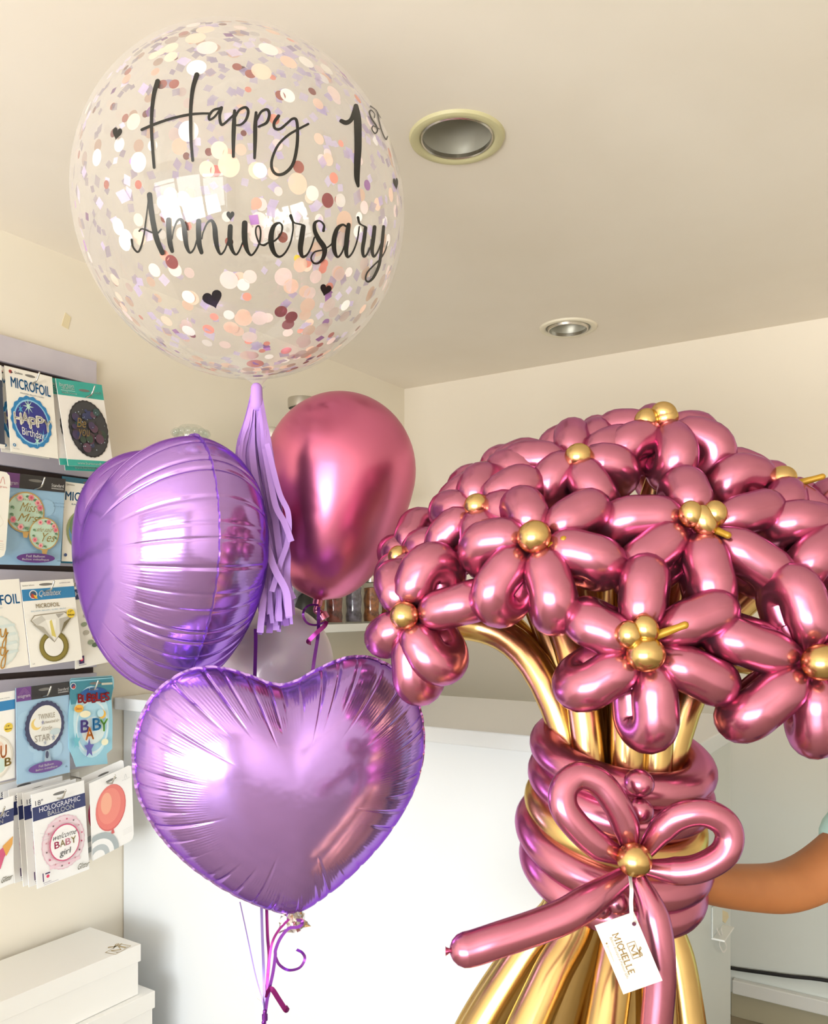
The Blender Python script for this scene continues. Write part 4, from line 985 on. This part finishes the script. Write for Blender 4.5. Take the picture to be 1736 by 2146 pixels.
# ribbons
def ribbon(pts, width, label, m, face=None, group='curling ribbons'):
    path = catmull([P(*p) for p in pts], 8)
    mb = MB(); mb.ribbon(path, width, face or (-FWD)); o = mb.build('curling_ribbon', m); tag(o, label, 'ribbon', group); return o
ribbon([(503,1890,1.3),(516,1950,1.28),(535,2040,1.26),(550,2095,1.25),(556,2124,1.25)], .0018, 'thin pale string hanging leftmost below the front heart', m_rib2)
ribbon([(548,1895,1.3),(550,1960,1.28),(553,2040,1.26),(555,2124,1.25)], .0042, 'straight lilac ribbon hanging below the front heart', m_rib2)
ribbon([(559,1900,1.31),(561,1960,1.29),(564,2005,1.27),(561,2050,1.26),(556,2124,1.252)], .0048, 'straight magenta ribbon hanging just left of the silver heart tail', m_ribm)
ribbon([(606,1926,1.265),(584,1950,1.265),(571,1975,1.265),(565,2010,1.262),(562,2040,1.258)], .0038, 'short dark magenta ribbon leaving the silver heart tail', m_ribm)
ribbon([(622,1928,1.26),(632,1930,1.25),(633,1937,1.25),(624,1943,1.25),(605,1946,1.25),(588,1966,1.25),(578,1990,1.25),(577,2005,1.25),(572,2040,1.25),(562,2085,1.25),(556,2124,1.25)], .0048, 'purple ribbon curling round the silver heart tail and down to the knot', m_rib)
ribbon([(577,2004,1.252),(586,2022,1.25),(605,2033,1.245),(628,2028,1.24),(639,2010,1.24),(634,1997,1.245),(622,1990,1.25)], .0042, 'open round curl of ribbon below the front heart', m_rib, UP*.8-FWD*.6)
ribbon([(560,2090,1.25),(564,2075,1.248),(571,2074,1.245),(583,2092,1.243),(592,2106,1.242),(600,2117,1.243),(604,2110,1.25)], .0075, 'short shiny magenta ribbon curl beside the knot', m_ribm, RIGHT*.5-FWD*.8+UP*.2)
ribbon([(668,1272,1.5),(668,1300,1.49),(667,1330,1.47),(660,1375,1.45),(655,1410,1.44)], .006, 'purple ribbon hanging straight from the pink chrome balloon', m_rib)
ribbon([(668,1268,1.49),(650,1268,1.485),(638,1278,1.48),(636,1292,1.48),(645,1306,1.48),(662,1310,1.48),(680,1304,1.48),(685,1302,1.475)], .0045, 'round ribbon loop tied at the pink chrome balloon neck', m_rib, -FWD*.7+UP*.7)
ribbon([(685,1302,1.475),(680,1312,1.465),(664,1326,1.46),(652,1338,1.46),(646,1345,1.462),(652,1348,1.47)], .0075, 'bright magenta ribbon tail dangling below the pink chrome balloon neck', m_ribm, -FWD+UP*.3+RIGHT*.3)
ribbon([(536,1318,1.36),(536,1350,1.37),(535,1390,1.39),(534,1430,1.4)], .006, 'purple ribbon hanging straight below the tassel', m_rib)
# knot, tail and weight below
kp = P(555, 2126, 1.25)
t = thing('balloon_weight', Vector((kp.x, kp.y, 0)), 'dark purple knot where the balloon ribbons are tied together', 'balloon weight')
mb = MB(); mb.tube(catmull([kp+UP*.005, kp, kp-UP*.008, kp-UP*.012-RIGHT*.002], 4), [.003]*4+[.0045]*5+[.003]*4, 10); mb.build('knot', m_rib, t)
mb = MB(); mb.ribbon(catmull([kp-UP*.005, kp-UP*.1+RIGHT*.004, kp-UP*.3+RIGHT*.006, Vector((kp.x, kp.y, .055))], 8), .004, -FWD); mb.build('tail_ribbon', m_rib, t)
mb = MB(); mb.lathe([(.04, .0), (.045, .004), (.045, .05), (.04, .055), (1e-5, .055)], (kp.x, kp.y, 0), (0,0,1), 24, 0, True); mb.build('weight', m_silver, t)
q = [P(538,2092,1.3), P(553,2104,1.3), P(553,2200,1.3), P(538,2200,1.3)]
mb = MB(); mb.add(q+[v+FWD*.001 for v in q], [(3,2,1,0),(4,5,6,7),(0,1,5,4),(1,2,6,5),(2,3,7,6),(3,0,4,7)], 0, None, False)
tag(mb.build('care_card', m_white2), 'narrow pale card hanging behind the knotted ribbons', 'card')

# ------------------------------------------------------------------ balloon flowers
WT = P(1300, 1600, 1.13); WB = P(1284, 1880, 1.13)
PG = 'pink balloon flowers of the bouquet'
def petal(C, rad, nrm, L, rp, twist):
    sd = rad.cross(nrm); a = (nrm*math.cos(twist)+sd*math.sin(twist)).normalized()
    s = rp*.74; Lc = L-s-rp; path = []; rr_ = []
    n1 = 12
    for i in range(n1+1):
        q = i/n1; path.append(C+rad*(.012+(Lc-.012)*q)+a*(s*(1-(1-min(1, q*1.9))**2)*1.0*(.35+.65*min(1, q*2)) )); rr_.append(rp*(.25+.75*math.sin(PI/2*min(1, .08+q*1.35))))
    a1 = path[-1]-C-rad*Lc; s1 = a1.dot(a)
    for i in range(1, 12):
        an = PI/2-PI*i/12; path.append(C+rad*(Lc+s1*1.0*math.cos(an))+a*(s1*math.sin(an))); rr_.append(rp*(1+.05*math.cos(an)))
    for i in range(n1, -1, -1):
        q = i/n1; path.append(C+rad*(.012+(Lc-.012)*q)-a*(s*(1-(1-min(1, q*1.9))**2)*(.35+.65*min(1, q*2)))); rr_.append(rp*(.25+.75*math.sin(PI/2*min(1, .08+q*1.35))))
    mb = MB(); mb.tube(path, rr_, 18, 'round', up=tuple(sd)); return mb
def flower(px, py, d, n, label, tips=(), beads=None, stick=None, L=.112, rp=.0285, phase=0, back=.14, nstem=True, stem_az=None, bead_r=None, seed=0, count=6):
    rr = random.Random(int(px*7+py)+seed); C = P(px, py, d); nrm = cv(*n).normalized()
    t = thing('balloon_flower', C-nrm*.05, label, 'balloon flower', PG)
    base = C-nrm*.024
    dirs = []
    for tx, ty in tips:
        r = ray(tx, ty); den = r.dot(nrm); q = CAM+r*((base-CAM).dot(nrm)/den) if abs(den) > .05 else P(tx, ty, d)
        v = q-base; v -= nrm*v.dot(nrm); l = v.length
        dirs.append((v.normalized(), min(max(l+.012, L*.82), L*1.18)))
    if not dirs:
        e1 = cv(1, 0, 0); e1 = (e1-nrm*e1.dot(nrm)).normalized(); e2 = nrm.cross(e1)
        for k in range(count):
            a = phase+2*PI*k/count; dirs.append((e1*math.cos(a)+e2*math.sin(a), L))
    for k, (v, l) in enumerate(dirs):
        vv = (v-nrm*back).normalized(); nn = (nrm-vv*nrm.dot(vv)).normalized()
        petal(base, vv, nn, l, rp*rr.uniform(.95, 1.05), rr.choice((-1, 1))*rr.uniform(.1, .38)).build('petal', m_pink, t)
    for bx, by, br, st in (beads or [(px, py, (bead_r or 33), 1.0)]):
        bc = P(bx, by, d-.02) if beads else C+nrm*.004
        r = br*1.08*d/FPX; mb = MB(); mb.ball(bc, r, 24, 14, tuple((UP+RIGHT*rr.uniform(-.5, .5)).normalized()), st); mb.build('center_bead', m_gold, t)
    if stick:
        a, b = P(stick[0], stick[1], d-.015), P(stick[2], stick[3], d-.03)
        mb = MB(); mb.tube([a, a.lerp(b, .4), a.lerp(b, .8), b], [.0055, .005, .0042, .0044], 12); mb.build('tail_tip', m_goldtail, t)
    # stem: from behind the flower down into the waist and out into the skirt
    if nstem:
        v = C-WT; az = math.atan2(v.dot(FWD), v.dot(RIGHT)) if stem_az is None else math.radians(stem_az)
        def ringp(c, r, squ=1): return c+RIGHT*(math.cos(az)*r)+FWD*(math.sin(az)*r*squ)
        p0 = base-nrm*.035; w = ringp(WT, .062); wb = ringp(WB, .066)
        p1 = p0-nrm*.11-UP*.02; p2 = w+UP*.22+(p0-w).cross(UP).cross(UP)*-.3*0+(Vector((p0.x, p0.y, 0))-Vector((w.x, w.y, 0)))*.28
        bz = [(p0*(1-q)**3+p1*3*q*(1-q)**2+p2*3*q*q*(1-q)+w*q**3) for q in [i/14 for i in range(15)]]
        e1 = ringp(P(1258, 2000, 1.13), .1); e2 = ringp(P(1222, 2146, 1.13), .135); e3 = ringp(P(1190, 2290, 1.13), .16)
        low = catmull([bz[-2], w, wb, e1, e2, e3], 8)[8:]
        path = bz[:-1]+[Vector(q) for q in low]
        mb = MB(); mb.tube(path, [.012+.004*i if i < 3 else (.0225 if i < len(bz)+8 else min(.0275, .0225+.0003*(i-len(bz)-8))) for i in range(len(path))], 18); mb.build('stem', m_gold, t)
    return t
flower(1355, 1352, .985, (0, .06, 1), 'pink balloon flower facing front at the bouquet centre, above the bow', [(1362,1178),(1548,1268),(1548,1448),(1366,1570),(1188,1455),(1205,1285)], [(1354,1371,37,.92),(1319,1330,25,1.1),(1353,1318,25,1.15)], (1370,1334,1436,1310), stem_az=-95)
flower(1120, 1125, 1.045, (-.22, .5, .85), 'pink balloon flower with one big gold bead, left of the bouquet centre', [(1080,1045),(1258,1050),(1296,1180),(1170,1296),(1018,1275),(978,1150)], [(1120,1125,33,.96)], (1148,1147,1182,1130), stem_az=-140)
flower(1470, 1088, 1.06, (.06, .5, .86), 'pink balloon flower with a triple gold bead in the upper middle', [(1268,1098),(1425,1000),(1632,1050),(1655,1212),(1508,1272),(1318,1212)], [(1449,1078,23,1.15),(1499,1076,23,1.1),(1476,1092,24,1.35)], (1490,1106,1526,1122), stem_az=-60, L=.12)
flower(1722, 1386, 1.0, (.12, .05, 1), 'pink balloon flower cut off by the right picture edge, front row', [(1500,1318),(1655,1198),(1542,1530),(1722,1572),(1860,1280),(1890,1470)], [(1722,1388,37,.95)], stem_az=-20, L=.118)
flower(850, 1290, 1.11, (-.62, .05, .78), 'lowest pink balloon flower, at the left tip of the bouquet over the heart', [(915,1155),(1008,1250),(930,1415),(868,1462),(790,1345),(818,1195)], [(848,1290,28,.95)], stem_az=180, L=.105)
flower(1000, 1060, 1.15, (-.5, .55, .62), 'pink balloon flower left of the upper middle, its gold bead low', [], [(1000,1060,25,.95)], phase=.4, stem_az=150, L=.1)
flower(1016, 985, 1.25, (-.5, .78, .25), 'small-looking pink balloon flower at the back left with half-hidden bead', [], [(1016,987,19,1.0)], phase=.1, stem_az=130, L=.1)
flower(1213, 957, 1.17, (-.12, .72, .65), 'pink balloon flower near the top with a single round gold bead', [(1205,880),(1330,925),(1268,1055),(1130,1035),(1062,965),(1300,985)], [(1213,957,27,.95)], stem_az=110, L=.105)
flower(1392, 893, 1.22, (.02, .88, .45), 'topmost pink balloon flower with a triple gold bead', [], [(1392,866,25,.85),(1355,882,23,1.05),(1396,876,24,.9)], phase=-PI/2, stem_az=85, L=.108)
flower(1245, 898, 1.3, (-.2, .93, .2), 'pink balloon flower at the very back, left of the topmost one', [], [(1246,893,15,1.0)], phase=.3, stem_az=100, L=.105)
flower(1640, 1010, 1.18, (.42, .78, .42), 'pink balloon flower at the upper right with a long gold tip', [], [(1640,1003,27,.9)], (1665,1015,1724,999), phase=.2, stem_az=40, L=.108)
flower(1775, 1095, 1.12, (.45, .5, .72), 'pink balloon flower mostly beyond the right edge, above the front right one', [(1632,1085),(1690,1200),(1800,1230),(1890,1150),(1880,1020),(1740,1030)], [(1775,1095,28,.95)], stem_az=15)
flower(846, 1165, 1.25, (-.75, .45, .4), 'pink balloon flower showing only petals behind the lowest left one', [(885,1082),(925,1150),(880,1230),(830,1220),(822,1165)], [(835,1165,20,1.0)], stem_az=165, L=.1)
flower(1480, 985, 1.3, (.25, .85, .4), 'pink balloon flower hidden between the topmost and upper right ones', [], [(1500,960,15,1.0)], phase=.6, stem_az=65, L=.105)

# waist wrap
wt = thing('balloon_wrap', WB, 'pink and gold balloon coils wrapped round the bouquet waist', 'balloon wrap')
def coil(cx, cy, d, r, tilt_f, tilt_s, tr, m):
    c = P(cx, cy, d); pts = []
    for k in range(64):
        a = 2*PI*k/64; f = -math.sin(a)   # toward lens positive at front
        pts.append(c + RIGHT*(r*math.cos(a)) - FWD*(-r*math.sin(a)) + UP*(tilt_f*math.sin(a)*1.0 + tilt_s*math.cos(a)))
    mb = MB(); mb.tube(pts, tr, 20, closed=True); mb.build('coil', m, wt)
coil(1303, 1582, 1.13, .1, .026, -.012, .0235, m_pink)
coil(1299, 1640, 1.13, .1, .03, -.01, .0235, m_pink)
coil(1288, 1702, 1.13, .099, .034, -.014, .022, m_gold)
coil(1284, 1760, 1.13, .107, .034, -.018, .0245, m_pink)
coil(1282, 1822, 1.13, .1, .03, -.016, .0245, m_pink)
for bx, by, br in ((1340, 1641, 31), (1341, 1699, 29), (1294, 1890, 27), (1258, 1902, 24)):
    mb = MB(); mb.ball(P(bx, by, .968), (br+1)*.968/FPX, 24, 14, (.3,.2,1), .92); mb.build('bead', m_pink, wt)

# bow
def zz(x, y, d): return P(1000+x/2.359, 1480+y/2.359, d)
bw = thing('balloon_bow', P(1330, 1802, .96), 'pink balloon bow with two loops, two long tails and a gold bead', 'bow')
BDp = .955
lp = catmull([zz(x, y, d) for x, y, d in ((715,745,.945),(600,690,.93),(500,600,.925),(430,500,.925),(432,405,.93),(500,345,.935),(600,375,.935),(680,470,.935),(735,590,.94),(758,700,.945))], 7)
mb = MB(); mb.tube(lp, [.0095+.0065*min(1, i/7, (len(lp)-1-i)/7) for i in range(len(lp))], 18); mb.build('loop', m_pink, bw)
lp = catmull([zz(x, y, d) for x, y, d in ((835,715,.945),(920,605,.935),(1010,540,.925),(1120,525,.92),(1215,570,.92),(1250,645,.92),(1215,735,.92),(1100,800,.925),(980,815,.935),(855,800,.945))], 7)
mb = MB(); mb.tube(lp, [.0095+.0062*min(1, i/7, (len(lp)-1-i)/7) for i in range(len(lp))], 18); mb.build('loop', m_pink, bw)
lp = catmull([zz(x, y, d) for x, y, d in ((725,845,.95),(600,932,.935),(450,1028,.925),(300,1090,.92),(120,1150,.915),(0,1190,.915),(-50,1203,.915))], 7)
mb = MB(); mb.tube(lp, [.0115+.0075*min(1, i/10) for i in range(len(lp))], 20); tl = mb.build('tail', m_pink, bw)
e = P(957, 1989, .915); mb = MB(); mb.tube([e, P(950, 1991, .915), P(942, 1992, .915), P(937, 1993, .915), P(934, 1993, .915)], [.004, .0025, .0026, .004, .0052], 12, 'flat'); mb.build('nozzle', m_pink, tl)
lp = catmull([zz(x, y, d) for x, y, d in ((805,870,.95),(860,1000,.94),(895,1150,.935),(905,1350,.935),(888,1571,.935),(870,1750,.935),(860,1830,.935))], 7)
mb = MB(); mb.tube(lp, [.0105+.0072*min(1, i/9) for i in range(len(lp))], 20); mb.build('tail', m_pink, bw)
mb = MB(); mb.ball(P(1330, 1802, .922), 37*.922/FPX, 28, 16, (.2,.3,1), .95); mb.build('center_bead', m_gold, bw)

# tag
TL_, TR_, BL_ = P(1247,1940,.905), P(1329,1911,.905), P(1307,2084,.905)
gt = thing('gift_tag', P(1323,1934,.905), 'white gift tag printed in gold hanging from the bow on white ribbon', 'tag')
c = Card(TL_, TR_, BL_, .0009, base=(222,221,218), thin=.00008)
GP = (136, 108, 54)
SERIF = {'M': [[(0,0),(0,1)],[(0,0),(.5,.8)],[(.5,.8),(1,0)],[(1,0),(1,1)]], 'I': [[(.5,0),(.5,1)]], 'C': [[(1,.2),(.75,.0),(.3,.05),(.0,.5),(.3,.95),(.75,1),(1,.8)]], 'H': [[(0,0),(0,1)],[(1,0),(1,1)],[(0,.5),(1,.5)]], 'E': [[(.1,0),(.1,1)],[(.1,0),(.9,0)],[(.1,.5),(.7,.5)],[(.1,1),(.9,1)]], 'L': [[(.1,0),(.1,1)],[(.1,1),(.9,1)]]}
# the print runs down the long side: text x -> v, text y -> -u
def tv(x, y): return (.56-y*.13+.0, .2+x*.6)
xx = 0
for ch in 'MICHELLE':
    w = {'M': .18, 'I': .06, 'C': .13, 'H': .15}.get(ch, .115)
    for st in SERIF[ch]:
        c.stroke([(.45-(sy*.14), .2+(xx+sx*w*.74)*.59) for sx, sy in st], GP, .022)
    for sx in (() if ch in 'C' else ((0, 1) if ch in 'MH' else ((.5,) if ch == 'I' else (.1,)))):
        for sy in (0, 1): c.stroke([(.45-sy*.14, .2+(xx+sx*w*.74-.016)*.59), (.45-sy*.14, .2+(xx+sx*w*.74+.016)*.59)], GP, .016)
    xx += w
def vtext(t_, v0, v1, u_top, h, shear=.0, w=.0):
    vs, fs, asp = text_mesh(t_, w); c.layer += 1
    c.mb.add([c.at(u_top-h*(1-y), v0+(v1-v0)*(x+shear*(y-.5))) for x, y in vs], [tuple(f) for f in fs], 0, rgb(*GP), False)
vtext('Balloon Boutique & Premium Gifts', .2, .8, .275, .08, .02, .01); vtext('@michelleballoons', .29, .52, .115, .05, 0, .0)
c.ell(.095, .26, .022, GP)
ml = MB()
m_logo(ml, lambda u, v: c.at(.82-.28*v, .37+.22*u, .0009), rgb(*GP))
c.mb.add(ml.v, ml.f, 0, rgb(*GP), False)
c.layer += 1; c.ell(.885, .135, .05, (84, 30, 60))
c.mb.build('card', m_print, gt)
mb = MB(); mb.ribbon(catmull([P(1321,1836,.925), P(1324,1865,.905), P(1323,1890,.902), P(1324,1915,.9015), P(1323,1930,.902)], 6), .0042, -FWD, 0, .0004); mb.build('string', m_ribw, gt)

# ------------------------------------------------------------------ person holding the bouquet from the right
def skin_mesh(name, nodes, edges, root, m, parent, sub=2):
    me = bpy.data.meshes.new(name); me.from_pydata([tuple(n[0]) for n in nodes], edges, [])
    ob = bpy.data.objects.new(name, me); COL.objects.link(ob)
    md = ob.modifiers.new('skin', 'SKIN'); md.use_smooth_shade = True
    for i, n in enumerate(nodes):
        r = n[1]; r = r if hasattr(r, '__len__') else (r, r)
        me.skin_vertices[0].data[i].radius = r; me.skin_vertices[0].data[i].use_root = (i == root)
    sb = ob.modifiers.new('sub', 'SUBSURF'); sb.levels = sub; sb.render_levels = sub
    bpy.context.view_layer.update()
    ev = ob.evaluated_get(bpy.context.evaluated_depsgraph_get()); nm = bpy.data.meshes.new_from_object(ev)
    bpy.data.objects.remove(ob); nm.name = name; nm.materials.clear(); nm.materials.append(m)
    for p_ in nm.polygons: p_.use_smooth = True
    base = parent.location if parent else Vector((0,0,0))
    for v in nm.vertices: v.co -= base
    o2 = bpy.data.objects.new(name, nm); COL.objects.link(o2); o2.parent = parent
    return o2
def Q(X, D, z): return CAM+RIGHT*X+FWD*D+UP*(z-CAM.z)
sh = P(1885, 1660, 1.36); shX = (sh-CAM).dot(RIGHT); shz = sh.z
tx, td = shX+.17, 1.40
root = thing('person', Q(tx, td, 0), 'person in a pale teal short-sleeved shirt reaching in to hold the bouquet waist', 'person')
N = []; E = []
def node(p, r, par=None):
    N.append((p, r)); 
    if par is not None: E.append((par, len(N)-1))
    return len(N)-1
pel = node(Q(tx, td, .82), (.11, .085)); wai = node(Q(tx, td, .98), (.085, .068), pel); che = node(Q(tx, td, 1.12), (.1, .075), wai)
nb = node(Q(tx, td, shz+.03), (.06, .055), che); ne = node(Q(tx-.005, td-.01, shz+.085), .048, nb)
hd = node(Q(tx-.015, td-.02, shz+.155), (.064, .074), ne); ht = node(Q(tx-.015, td-.015, shz+.245), (.07, .082), hd); hc = node(Q(tx-.012, td-.01, shz+.3), (.042, .048), ht)
# reaching arm
s1 = node(Q(shX+.03, 1.37, shz), .06, che); up_ = node(P(1795, 1772, 1.345), .05, s1); u2 = node(P(1725, 1830, 1.33), .047, up_)
el = node(P(1650, 1863, 1.31), .043, u2); f1 = node(P(1595, 1862, 1.285), .0395, el); f2 = node(P(1530, 1858, 1.25), .036, f1); f3 = node(P(1475, 1850, 1.22), .032, f2); wr = node(P(1440, 1846, 1.2), .027, f3)
pm = node(P(1400, 1842, 1.225), (.03, .02), wr); kn = node(P(1365, 1838, 1.262), (.03, .016), pm)
for k, (dz, L_) in enumerate(((.03, .95), (.01, 1.05), (-.01, 1.0), (-.03, .82))):
    a_ = node(P(1330, 1838, 1.285)+UP*dz, .0095, kn); b_ = node(P(1330-48*L_, 1838, 1.29)+UP*dz, .009, a_); c_ = node(P(1330-85*L_, 1838, 1.275)+UP*dz, .008, b_)
th_ = node(P(1404, 1806, 1.235), .012, pm); t2_ = node(P(1390, 1775, 1.26), .01, th_); t3_ = node(P(1372, 1756, 1.272), .009, t2_)
# other arm hanging, legs
o1 = node(Q(tx+.17, td+.01, shz), .055, che); o2_ = node(Q(tx+.21, td, shz-.27), .042, o1); o3 = node(Q(tx+.2, td-.06, shz-.48), .03, o2_); o4 = node(Q(tx+.195, td-.08, shz-.55), (.03, .018), o3)
for k in range(4): 
    a_ = node(Q(tx+.17+.016*k, td-.095, shz-.61), .009, o4); node(Q(tx+.172+.016*k, td-.105, shz-.655), .008, a_)
a_ = node(Q(tx+.165, td-.11, shz-.58), .01, o4); node(Q(tx+.16, td-.125, shz-.615), .009, a_)
for sg in (-1, 1):
    hp_ = node(Q(tx+sg*.085, td, .76), .085, pel); kn_ = node(Q(tx+sg*.09, td-.01, .43), .056, hp_); an_ = node(Q(tx+sg*.09, td+.02, .085), .036, kn_); ft_ = node(Q(tx+sg*.1, td-.12, .032), (.036, .026), an_)
skin_mesh('body', N, E, 0, m_skin, root)
# clothes
N2 = []; E2 = []
def n2(p, r, par=None):
    N2.append((p, r))
    if par is not None: E2.append((par, len(N2)-1))
    return len(N2)-1
a = n2(Q(tx, td, .76), (.17, .135)); b = n2(Q(tx, td, .98), (.15, .12), a); cst = n2(Q(tx, td, 1.13), (.16, .122), b); d_ = n2(Q(tx, td, shz+.035), (.085, .078), cst)
s_ = n2(Q(shX+.03, 1.37, shz), .076, cst); n2(P(1750, 1816, 1.335), .066, s_)
s_ = n2(Q(tx+.17, td+.01, shz), .07, cst); n2(Q(tx+.195, td, shz-.17), .06, s_)
skin_mesh('shirt', N2, E2, 0, m_teal, root)
N2 = []; E2 = []
a = n2(Q(tx, td, .83), (.15, .115))
for sg in (-1, 1):
    h_ = n2(Q(tx+sg*.09, td, .74), .098, a); k_ = n2(Q(tx+sg*.092, td-.01, .43), .074, h_); n2(Q(tx+sg*.092, td+.02, .1), .058, k_)
skin_mesh('trousers', N2, E2, 0, m_navy, root)
hcx = Q(tx-.015, td-.017, shz+.205); fdir = (-FWD-RIGHT*.35).normalized(); fr_ = fdir.cross(UP)
mb = MB(); mb.ball(hcx+UP*.058-fdir*.034, .09, 24, 14, (0,0,1), 1.05); mb.tube([hcx-fdir*.08+UP*.02, hcx-fdir*.11-UP*.05, hcx-fdir*.1-UP*.14], [.05, .04, .02], 14); mb.build('hair', m_hair, root)
mb = MB(); mb.tube([hcx+fdir*.078+UP*.01, hcx+fdir*.09-UP*.01, hcx+fdir*.1-UP*.022], [.008, .01, .012], 12); mb.build('nose', m_skin, root)
mb = MB(); mb.tube([hcx+fdir*.08-UP*.055-fr_*.022, hcx+fdir*.087-UP*.056, hcx+fdir*.08-UP*.055+fr_*.022], [.004, .007, .004], 10); mb.build('mouth', m_jarfill, root)
for sg in (-1, 1):
    mb = MB(); ec = hcx+fdir*.071+fr_*(sg*.028)+UP*.008; mb.ball(ec, .0095, 14, 8); e_ = mb.build('eye', m_eye, root)
    mb = MB(); mb.ball(ec+fdir*.0055, .005, 10, 6); mb.build('iris', m_iris, e_)
    mb = MB(); mb.ball(hcx+fr_*(sg*.078)-fdir*.005-UP*.005, .022, 12, 8, tuple(fdir), .5); mb.build('ear', m_skin, root)

# ------------------------------------------------------------------ light
def area(name, loc, target, sx, sy, energy, color):
    l = bpy.data.lights.new(name, 'AREA'); l.shape = 'RECTANGLE'; l.size = sx; l.size_y = sy; l.energy = energy; l.color = color
    o = bpy.data.objects.new(name, l); COL.objects.link(o); o.location = loc
    o.rotation_euler = (Vector(target)-Vector(loc)).to_track_quat('-Z', 'Y').to_euler(); return o
area('window_daylight', (2.0, RY0-.45, 1.1), (1.8, 0, 1.2), 3.6, 1.6, 128, (.93, .97, 1.0))
area('pavement_bounce', (1.9, RY0-.9, .1), (1.6, -2.2, 2.5), 3.6, 1.4, 335, (1.0, .955, .895))
w = bpy.data.worlds.new('world'); bpy.context.scene.world = w; w.use_nodes = True; nt = w.node_tree
bg = nt.nodes['Background']; tc = nt.nodes.new('ShaderNodeTexCoord'); sp = nt.nodes.new('ShaderNodeSeparateXYZ'); rp_ = nt.nodes.new('ShaderNodeValToRGB'); mr = nt.nodes.new('ShaderNodeMapRange')
mr.inputs['From Min'].default_value = -.3; mr.inputs['From Max'].default_value = .5
rp_.color_ramp.elements[0].color = (.75, .7, .62, 1); rp_.color_ramp.elements[1].color = (.72, .86, 1, 1)
nt.links.new(tc.outputs['Generated'], sp.inputs[0]); nt.links.new(sp.outputs['Z'], mr.inputs['Value']); nt.links.new(mr.outputs[0], rp_.inputs['Fac']); nt.links.new(rp_.outputs['Color'], bg.inputs['Color'])
bg.inputs['Strength'].default_value = 1.7

# ------------------------------------------------------------------ camera
cam = bpy.data.cameras.new('camera'); co = bpy.data.objects.new('camera', cam); COL.objects.link(co)
co.location = CAM; co.rotation_euler = FWD.to_track_quat('-Z', 'Y').to_euler()
cam.sensor_fit = 'AUTO'; cam.sensor_width = 36; cam.lens = FPX/2146*36; cam.shift_x = (868-CX)/2146; cam.shift_y = (HY-1073)/2146; cam.clip_start = .02
sc = bpy.context.scene; sc.camera = co
sc.view_settings.view_transform = 'Standard'; sc.view_settings.look = 'None'; sc.view_settings.exposure = 0.0
sc.cycles.max_bounces = 10; sc.cycles.diffuse_bounces = 5; sc.cycles.glossy_bounces = 5; sc.cycles.transparent_max_bounces = 20; sc.cycles.caustics_reflective = False; sc.cycles.caustics_refractive = False
sc.cycles.sample_clamp_indirect = 6
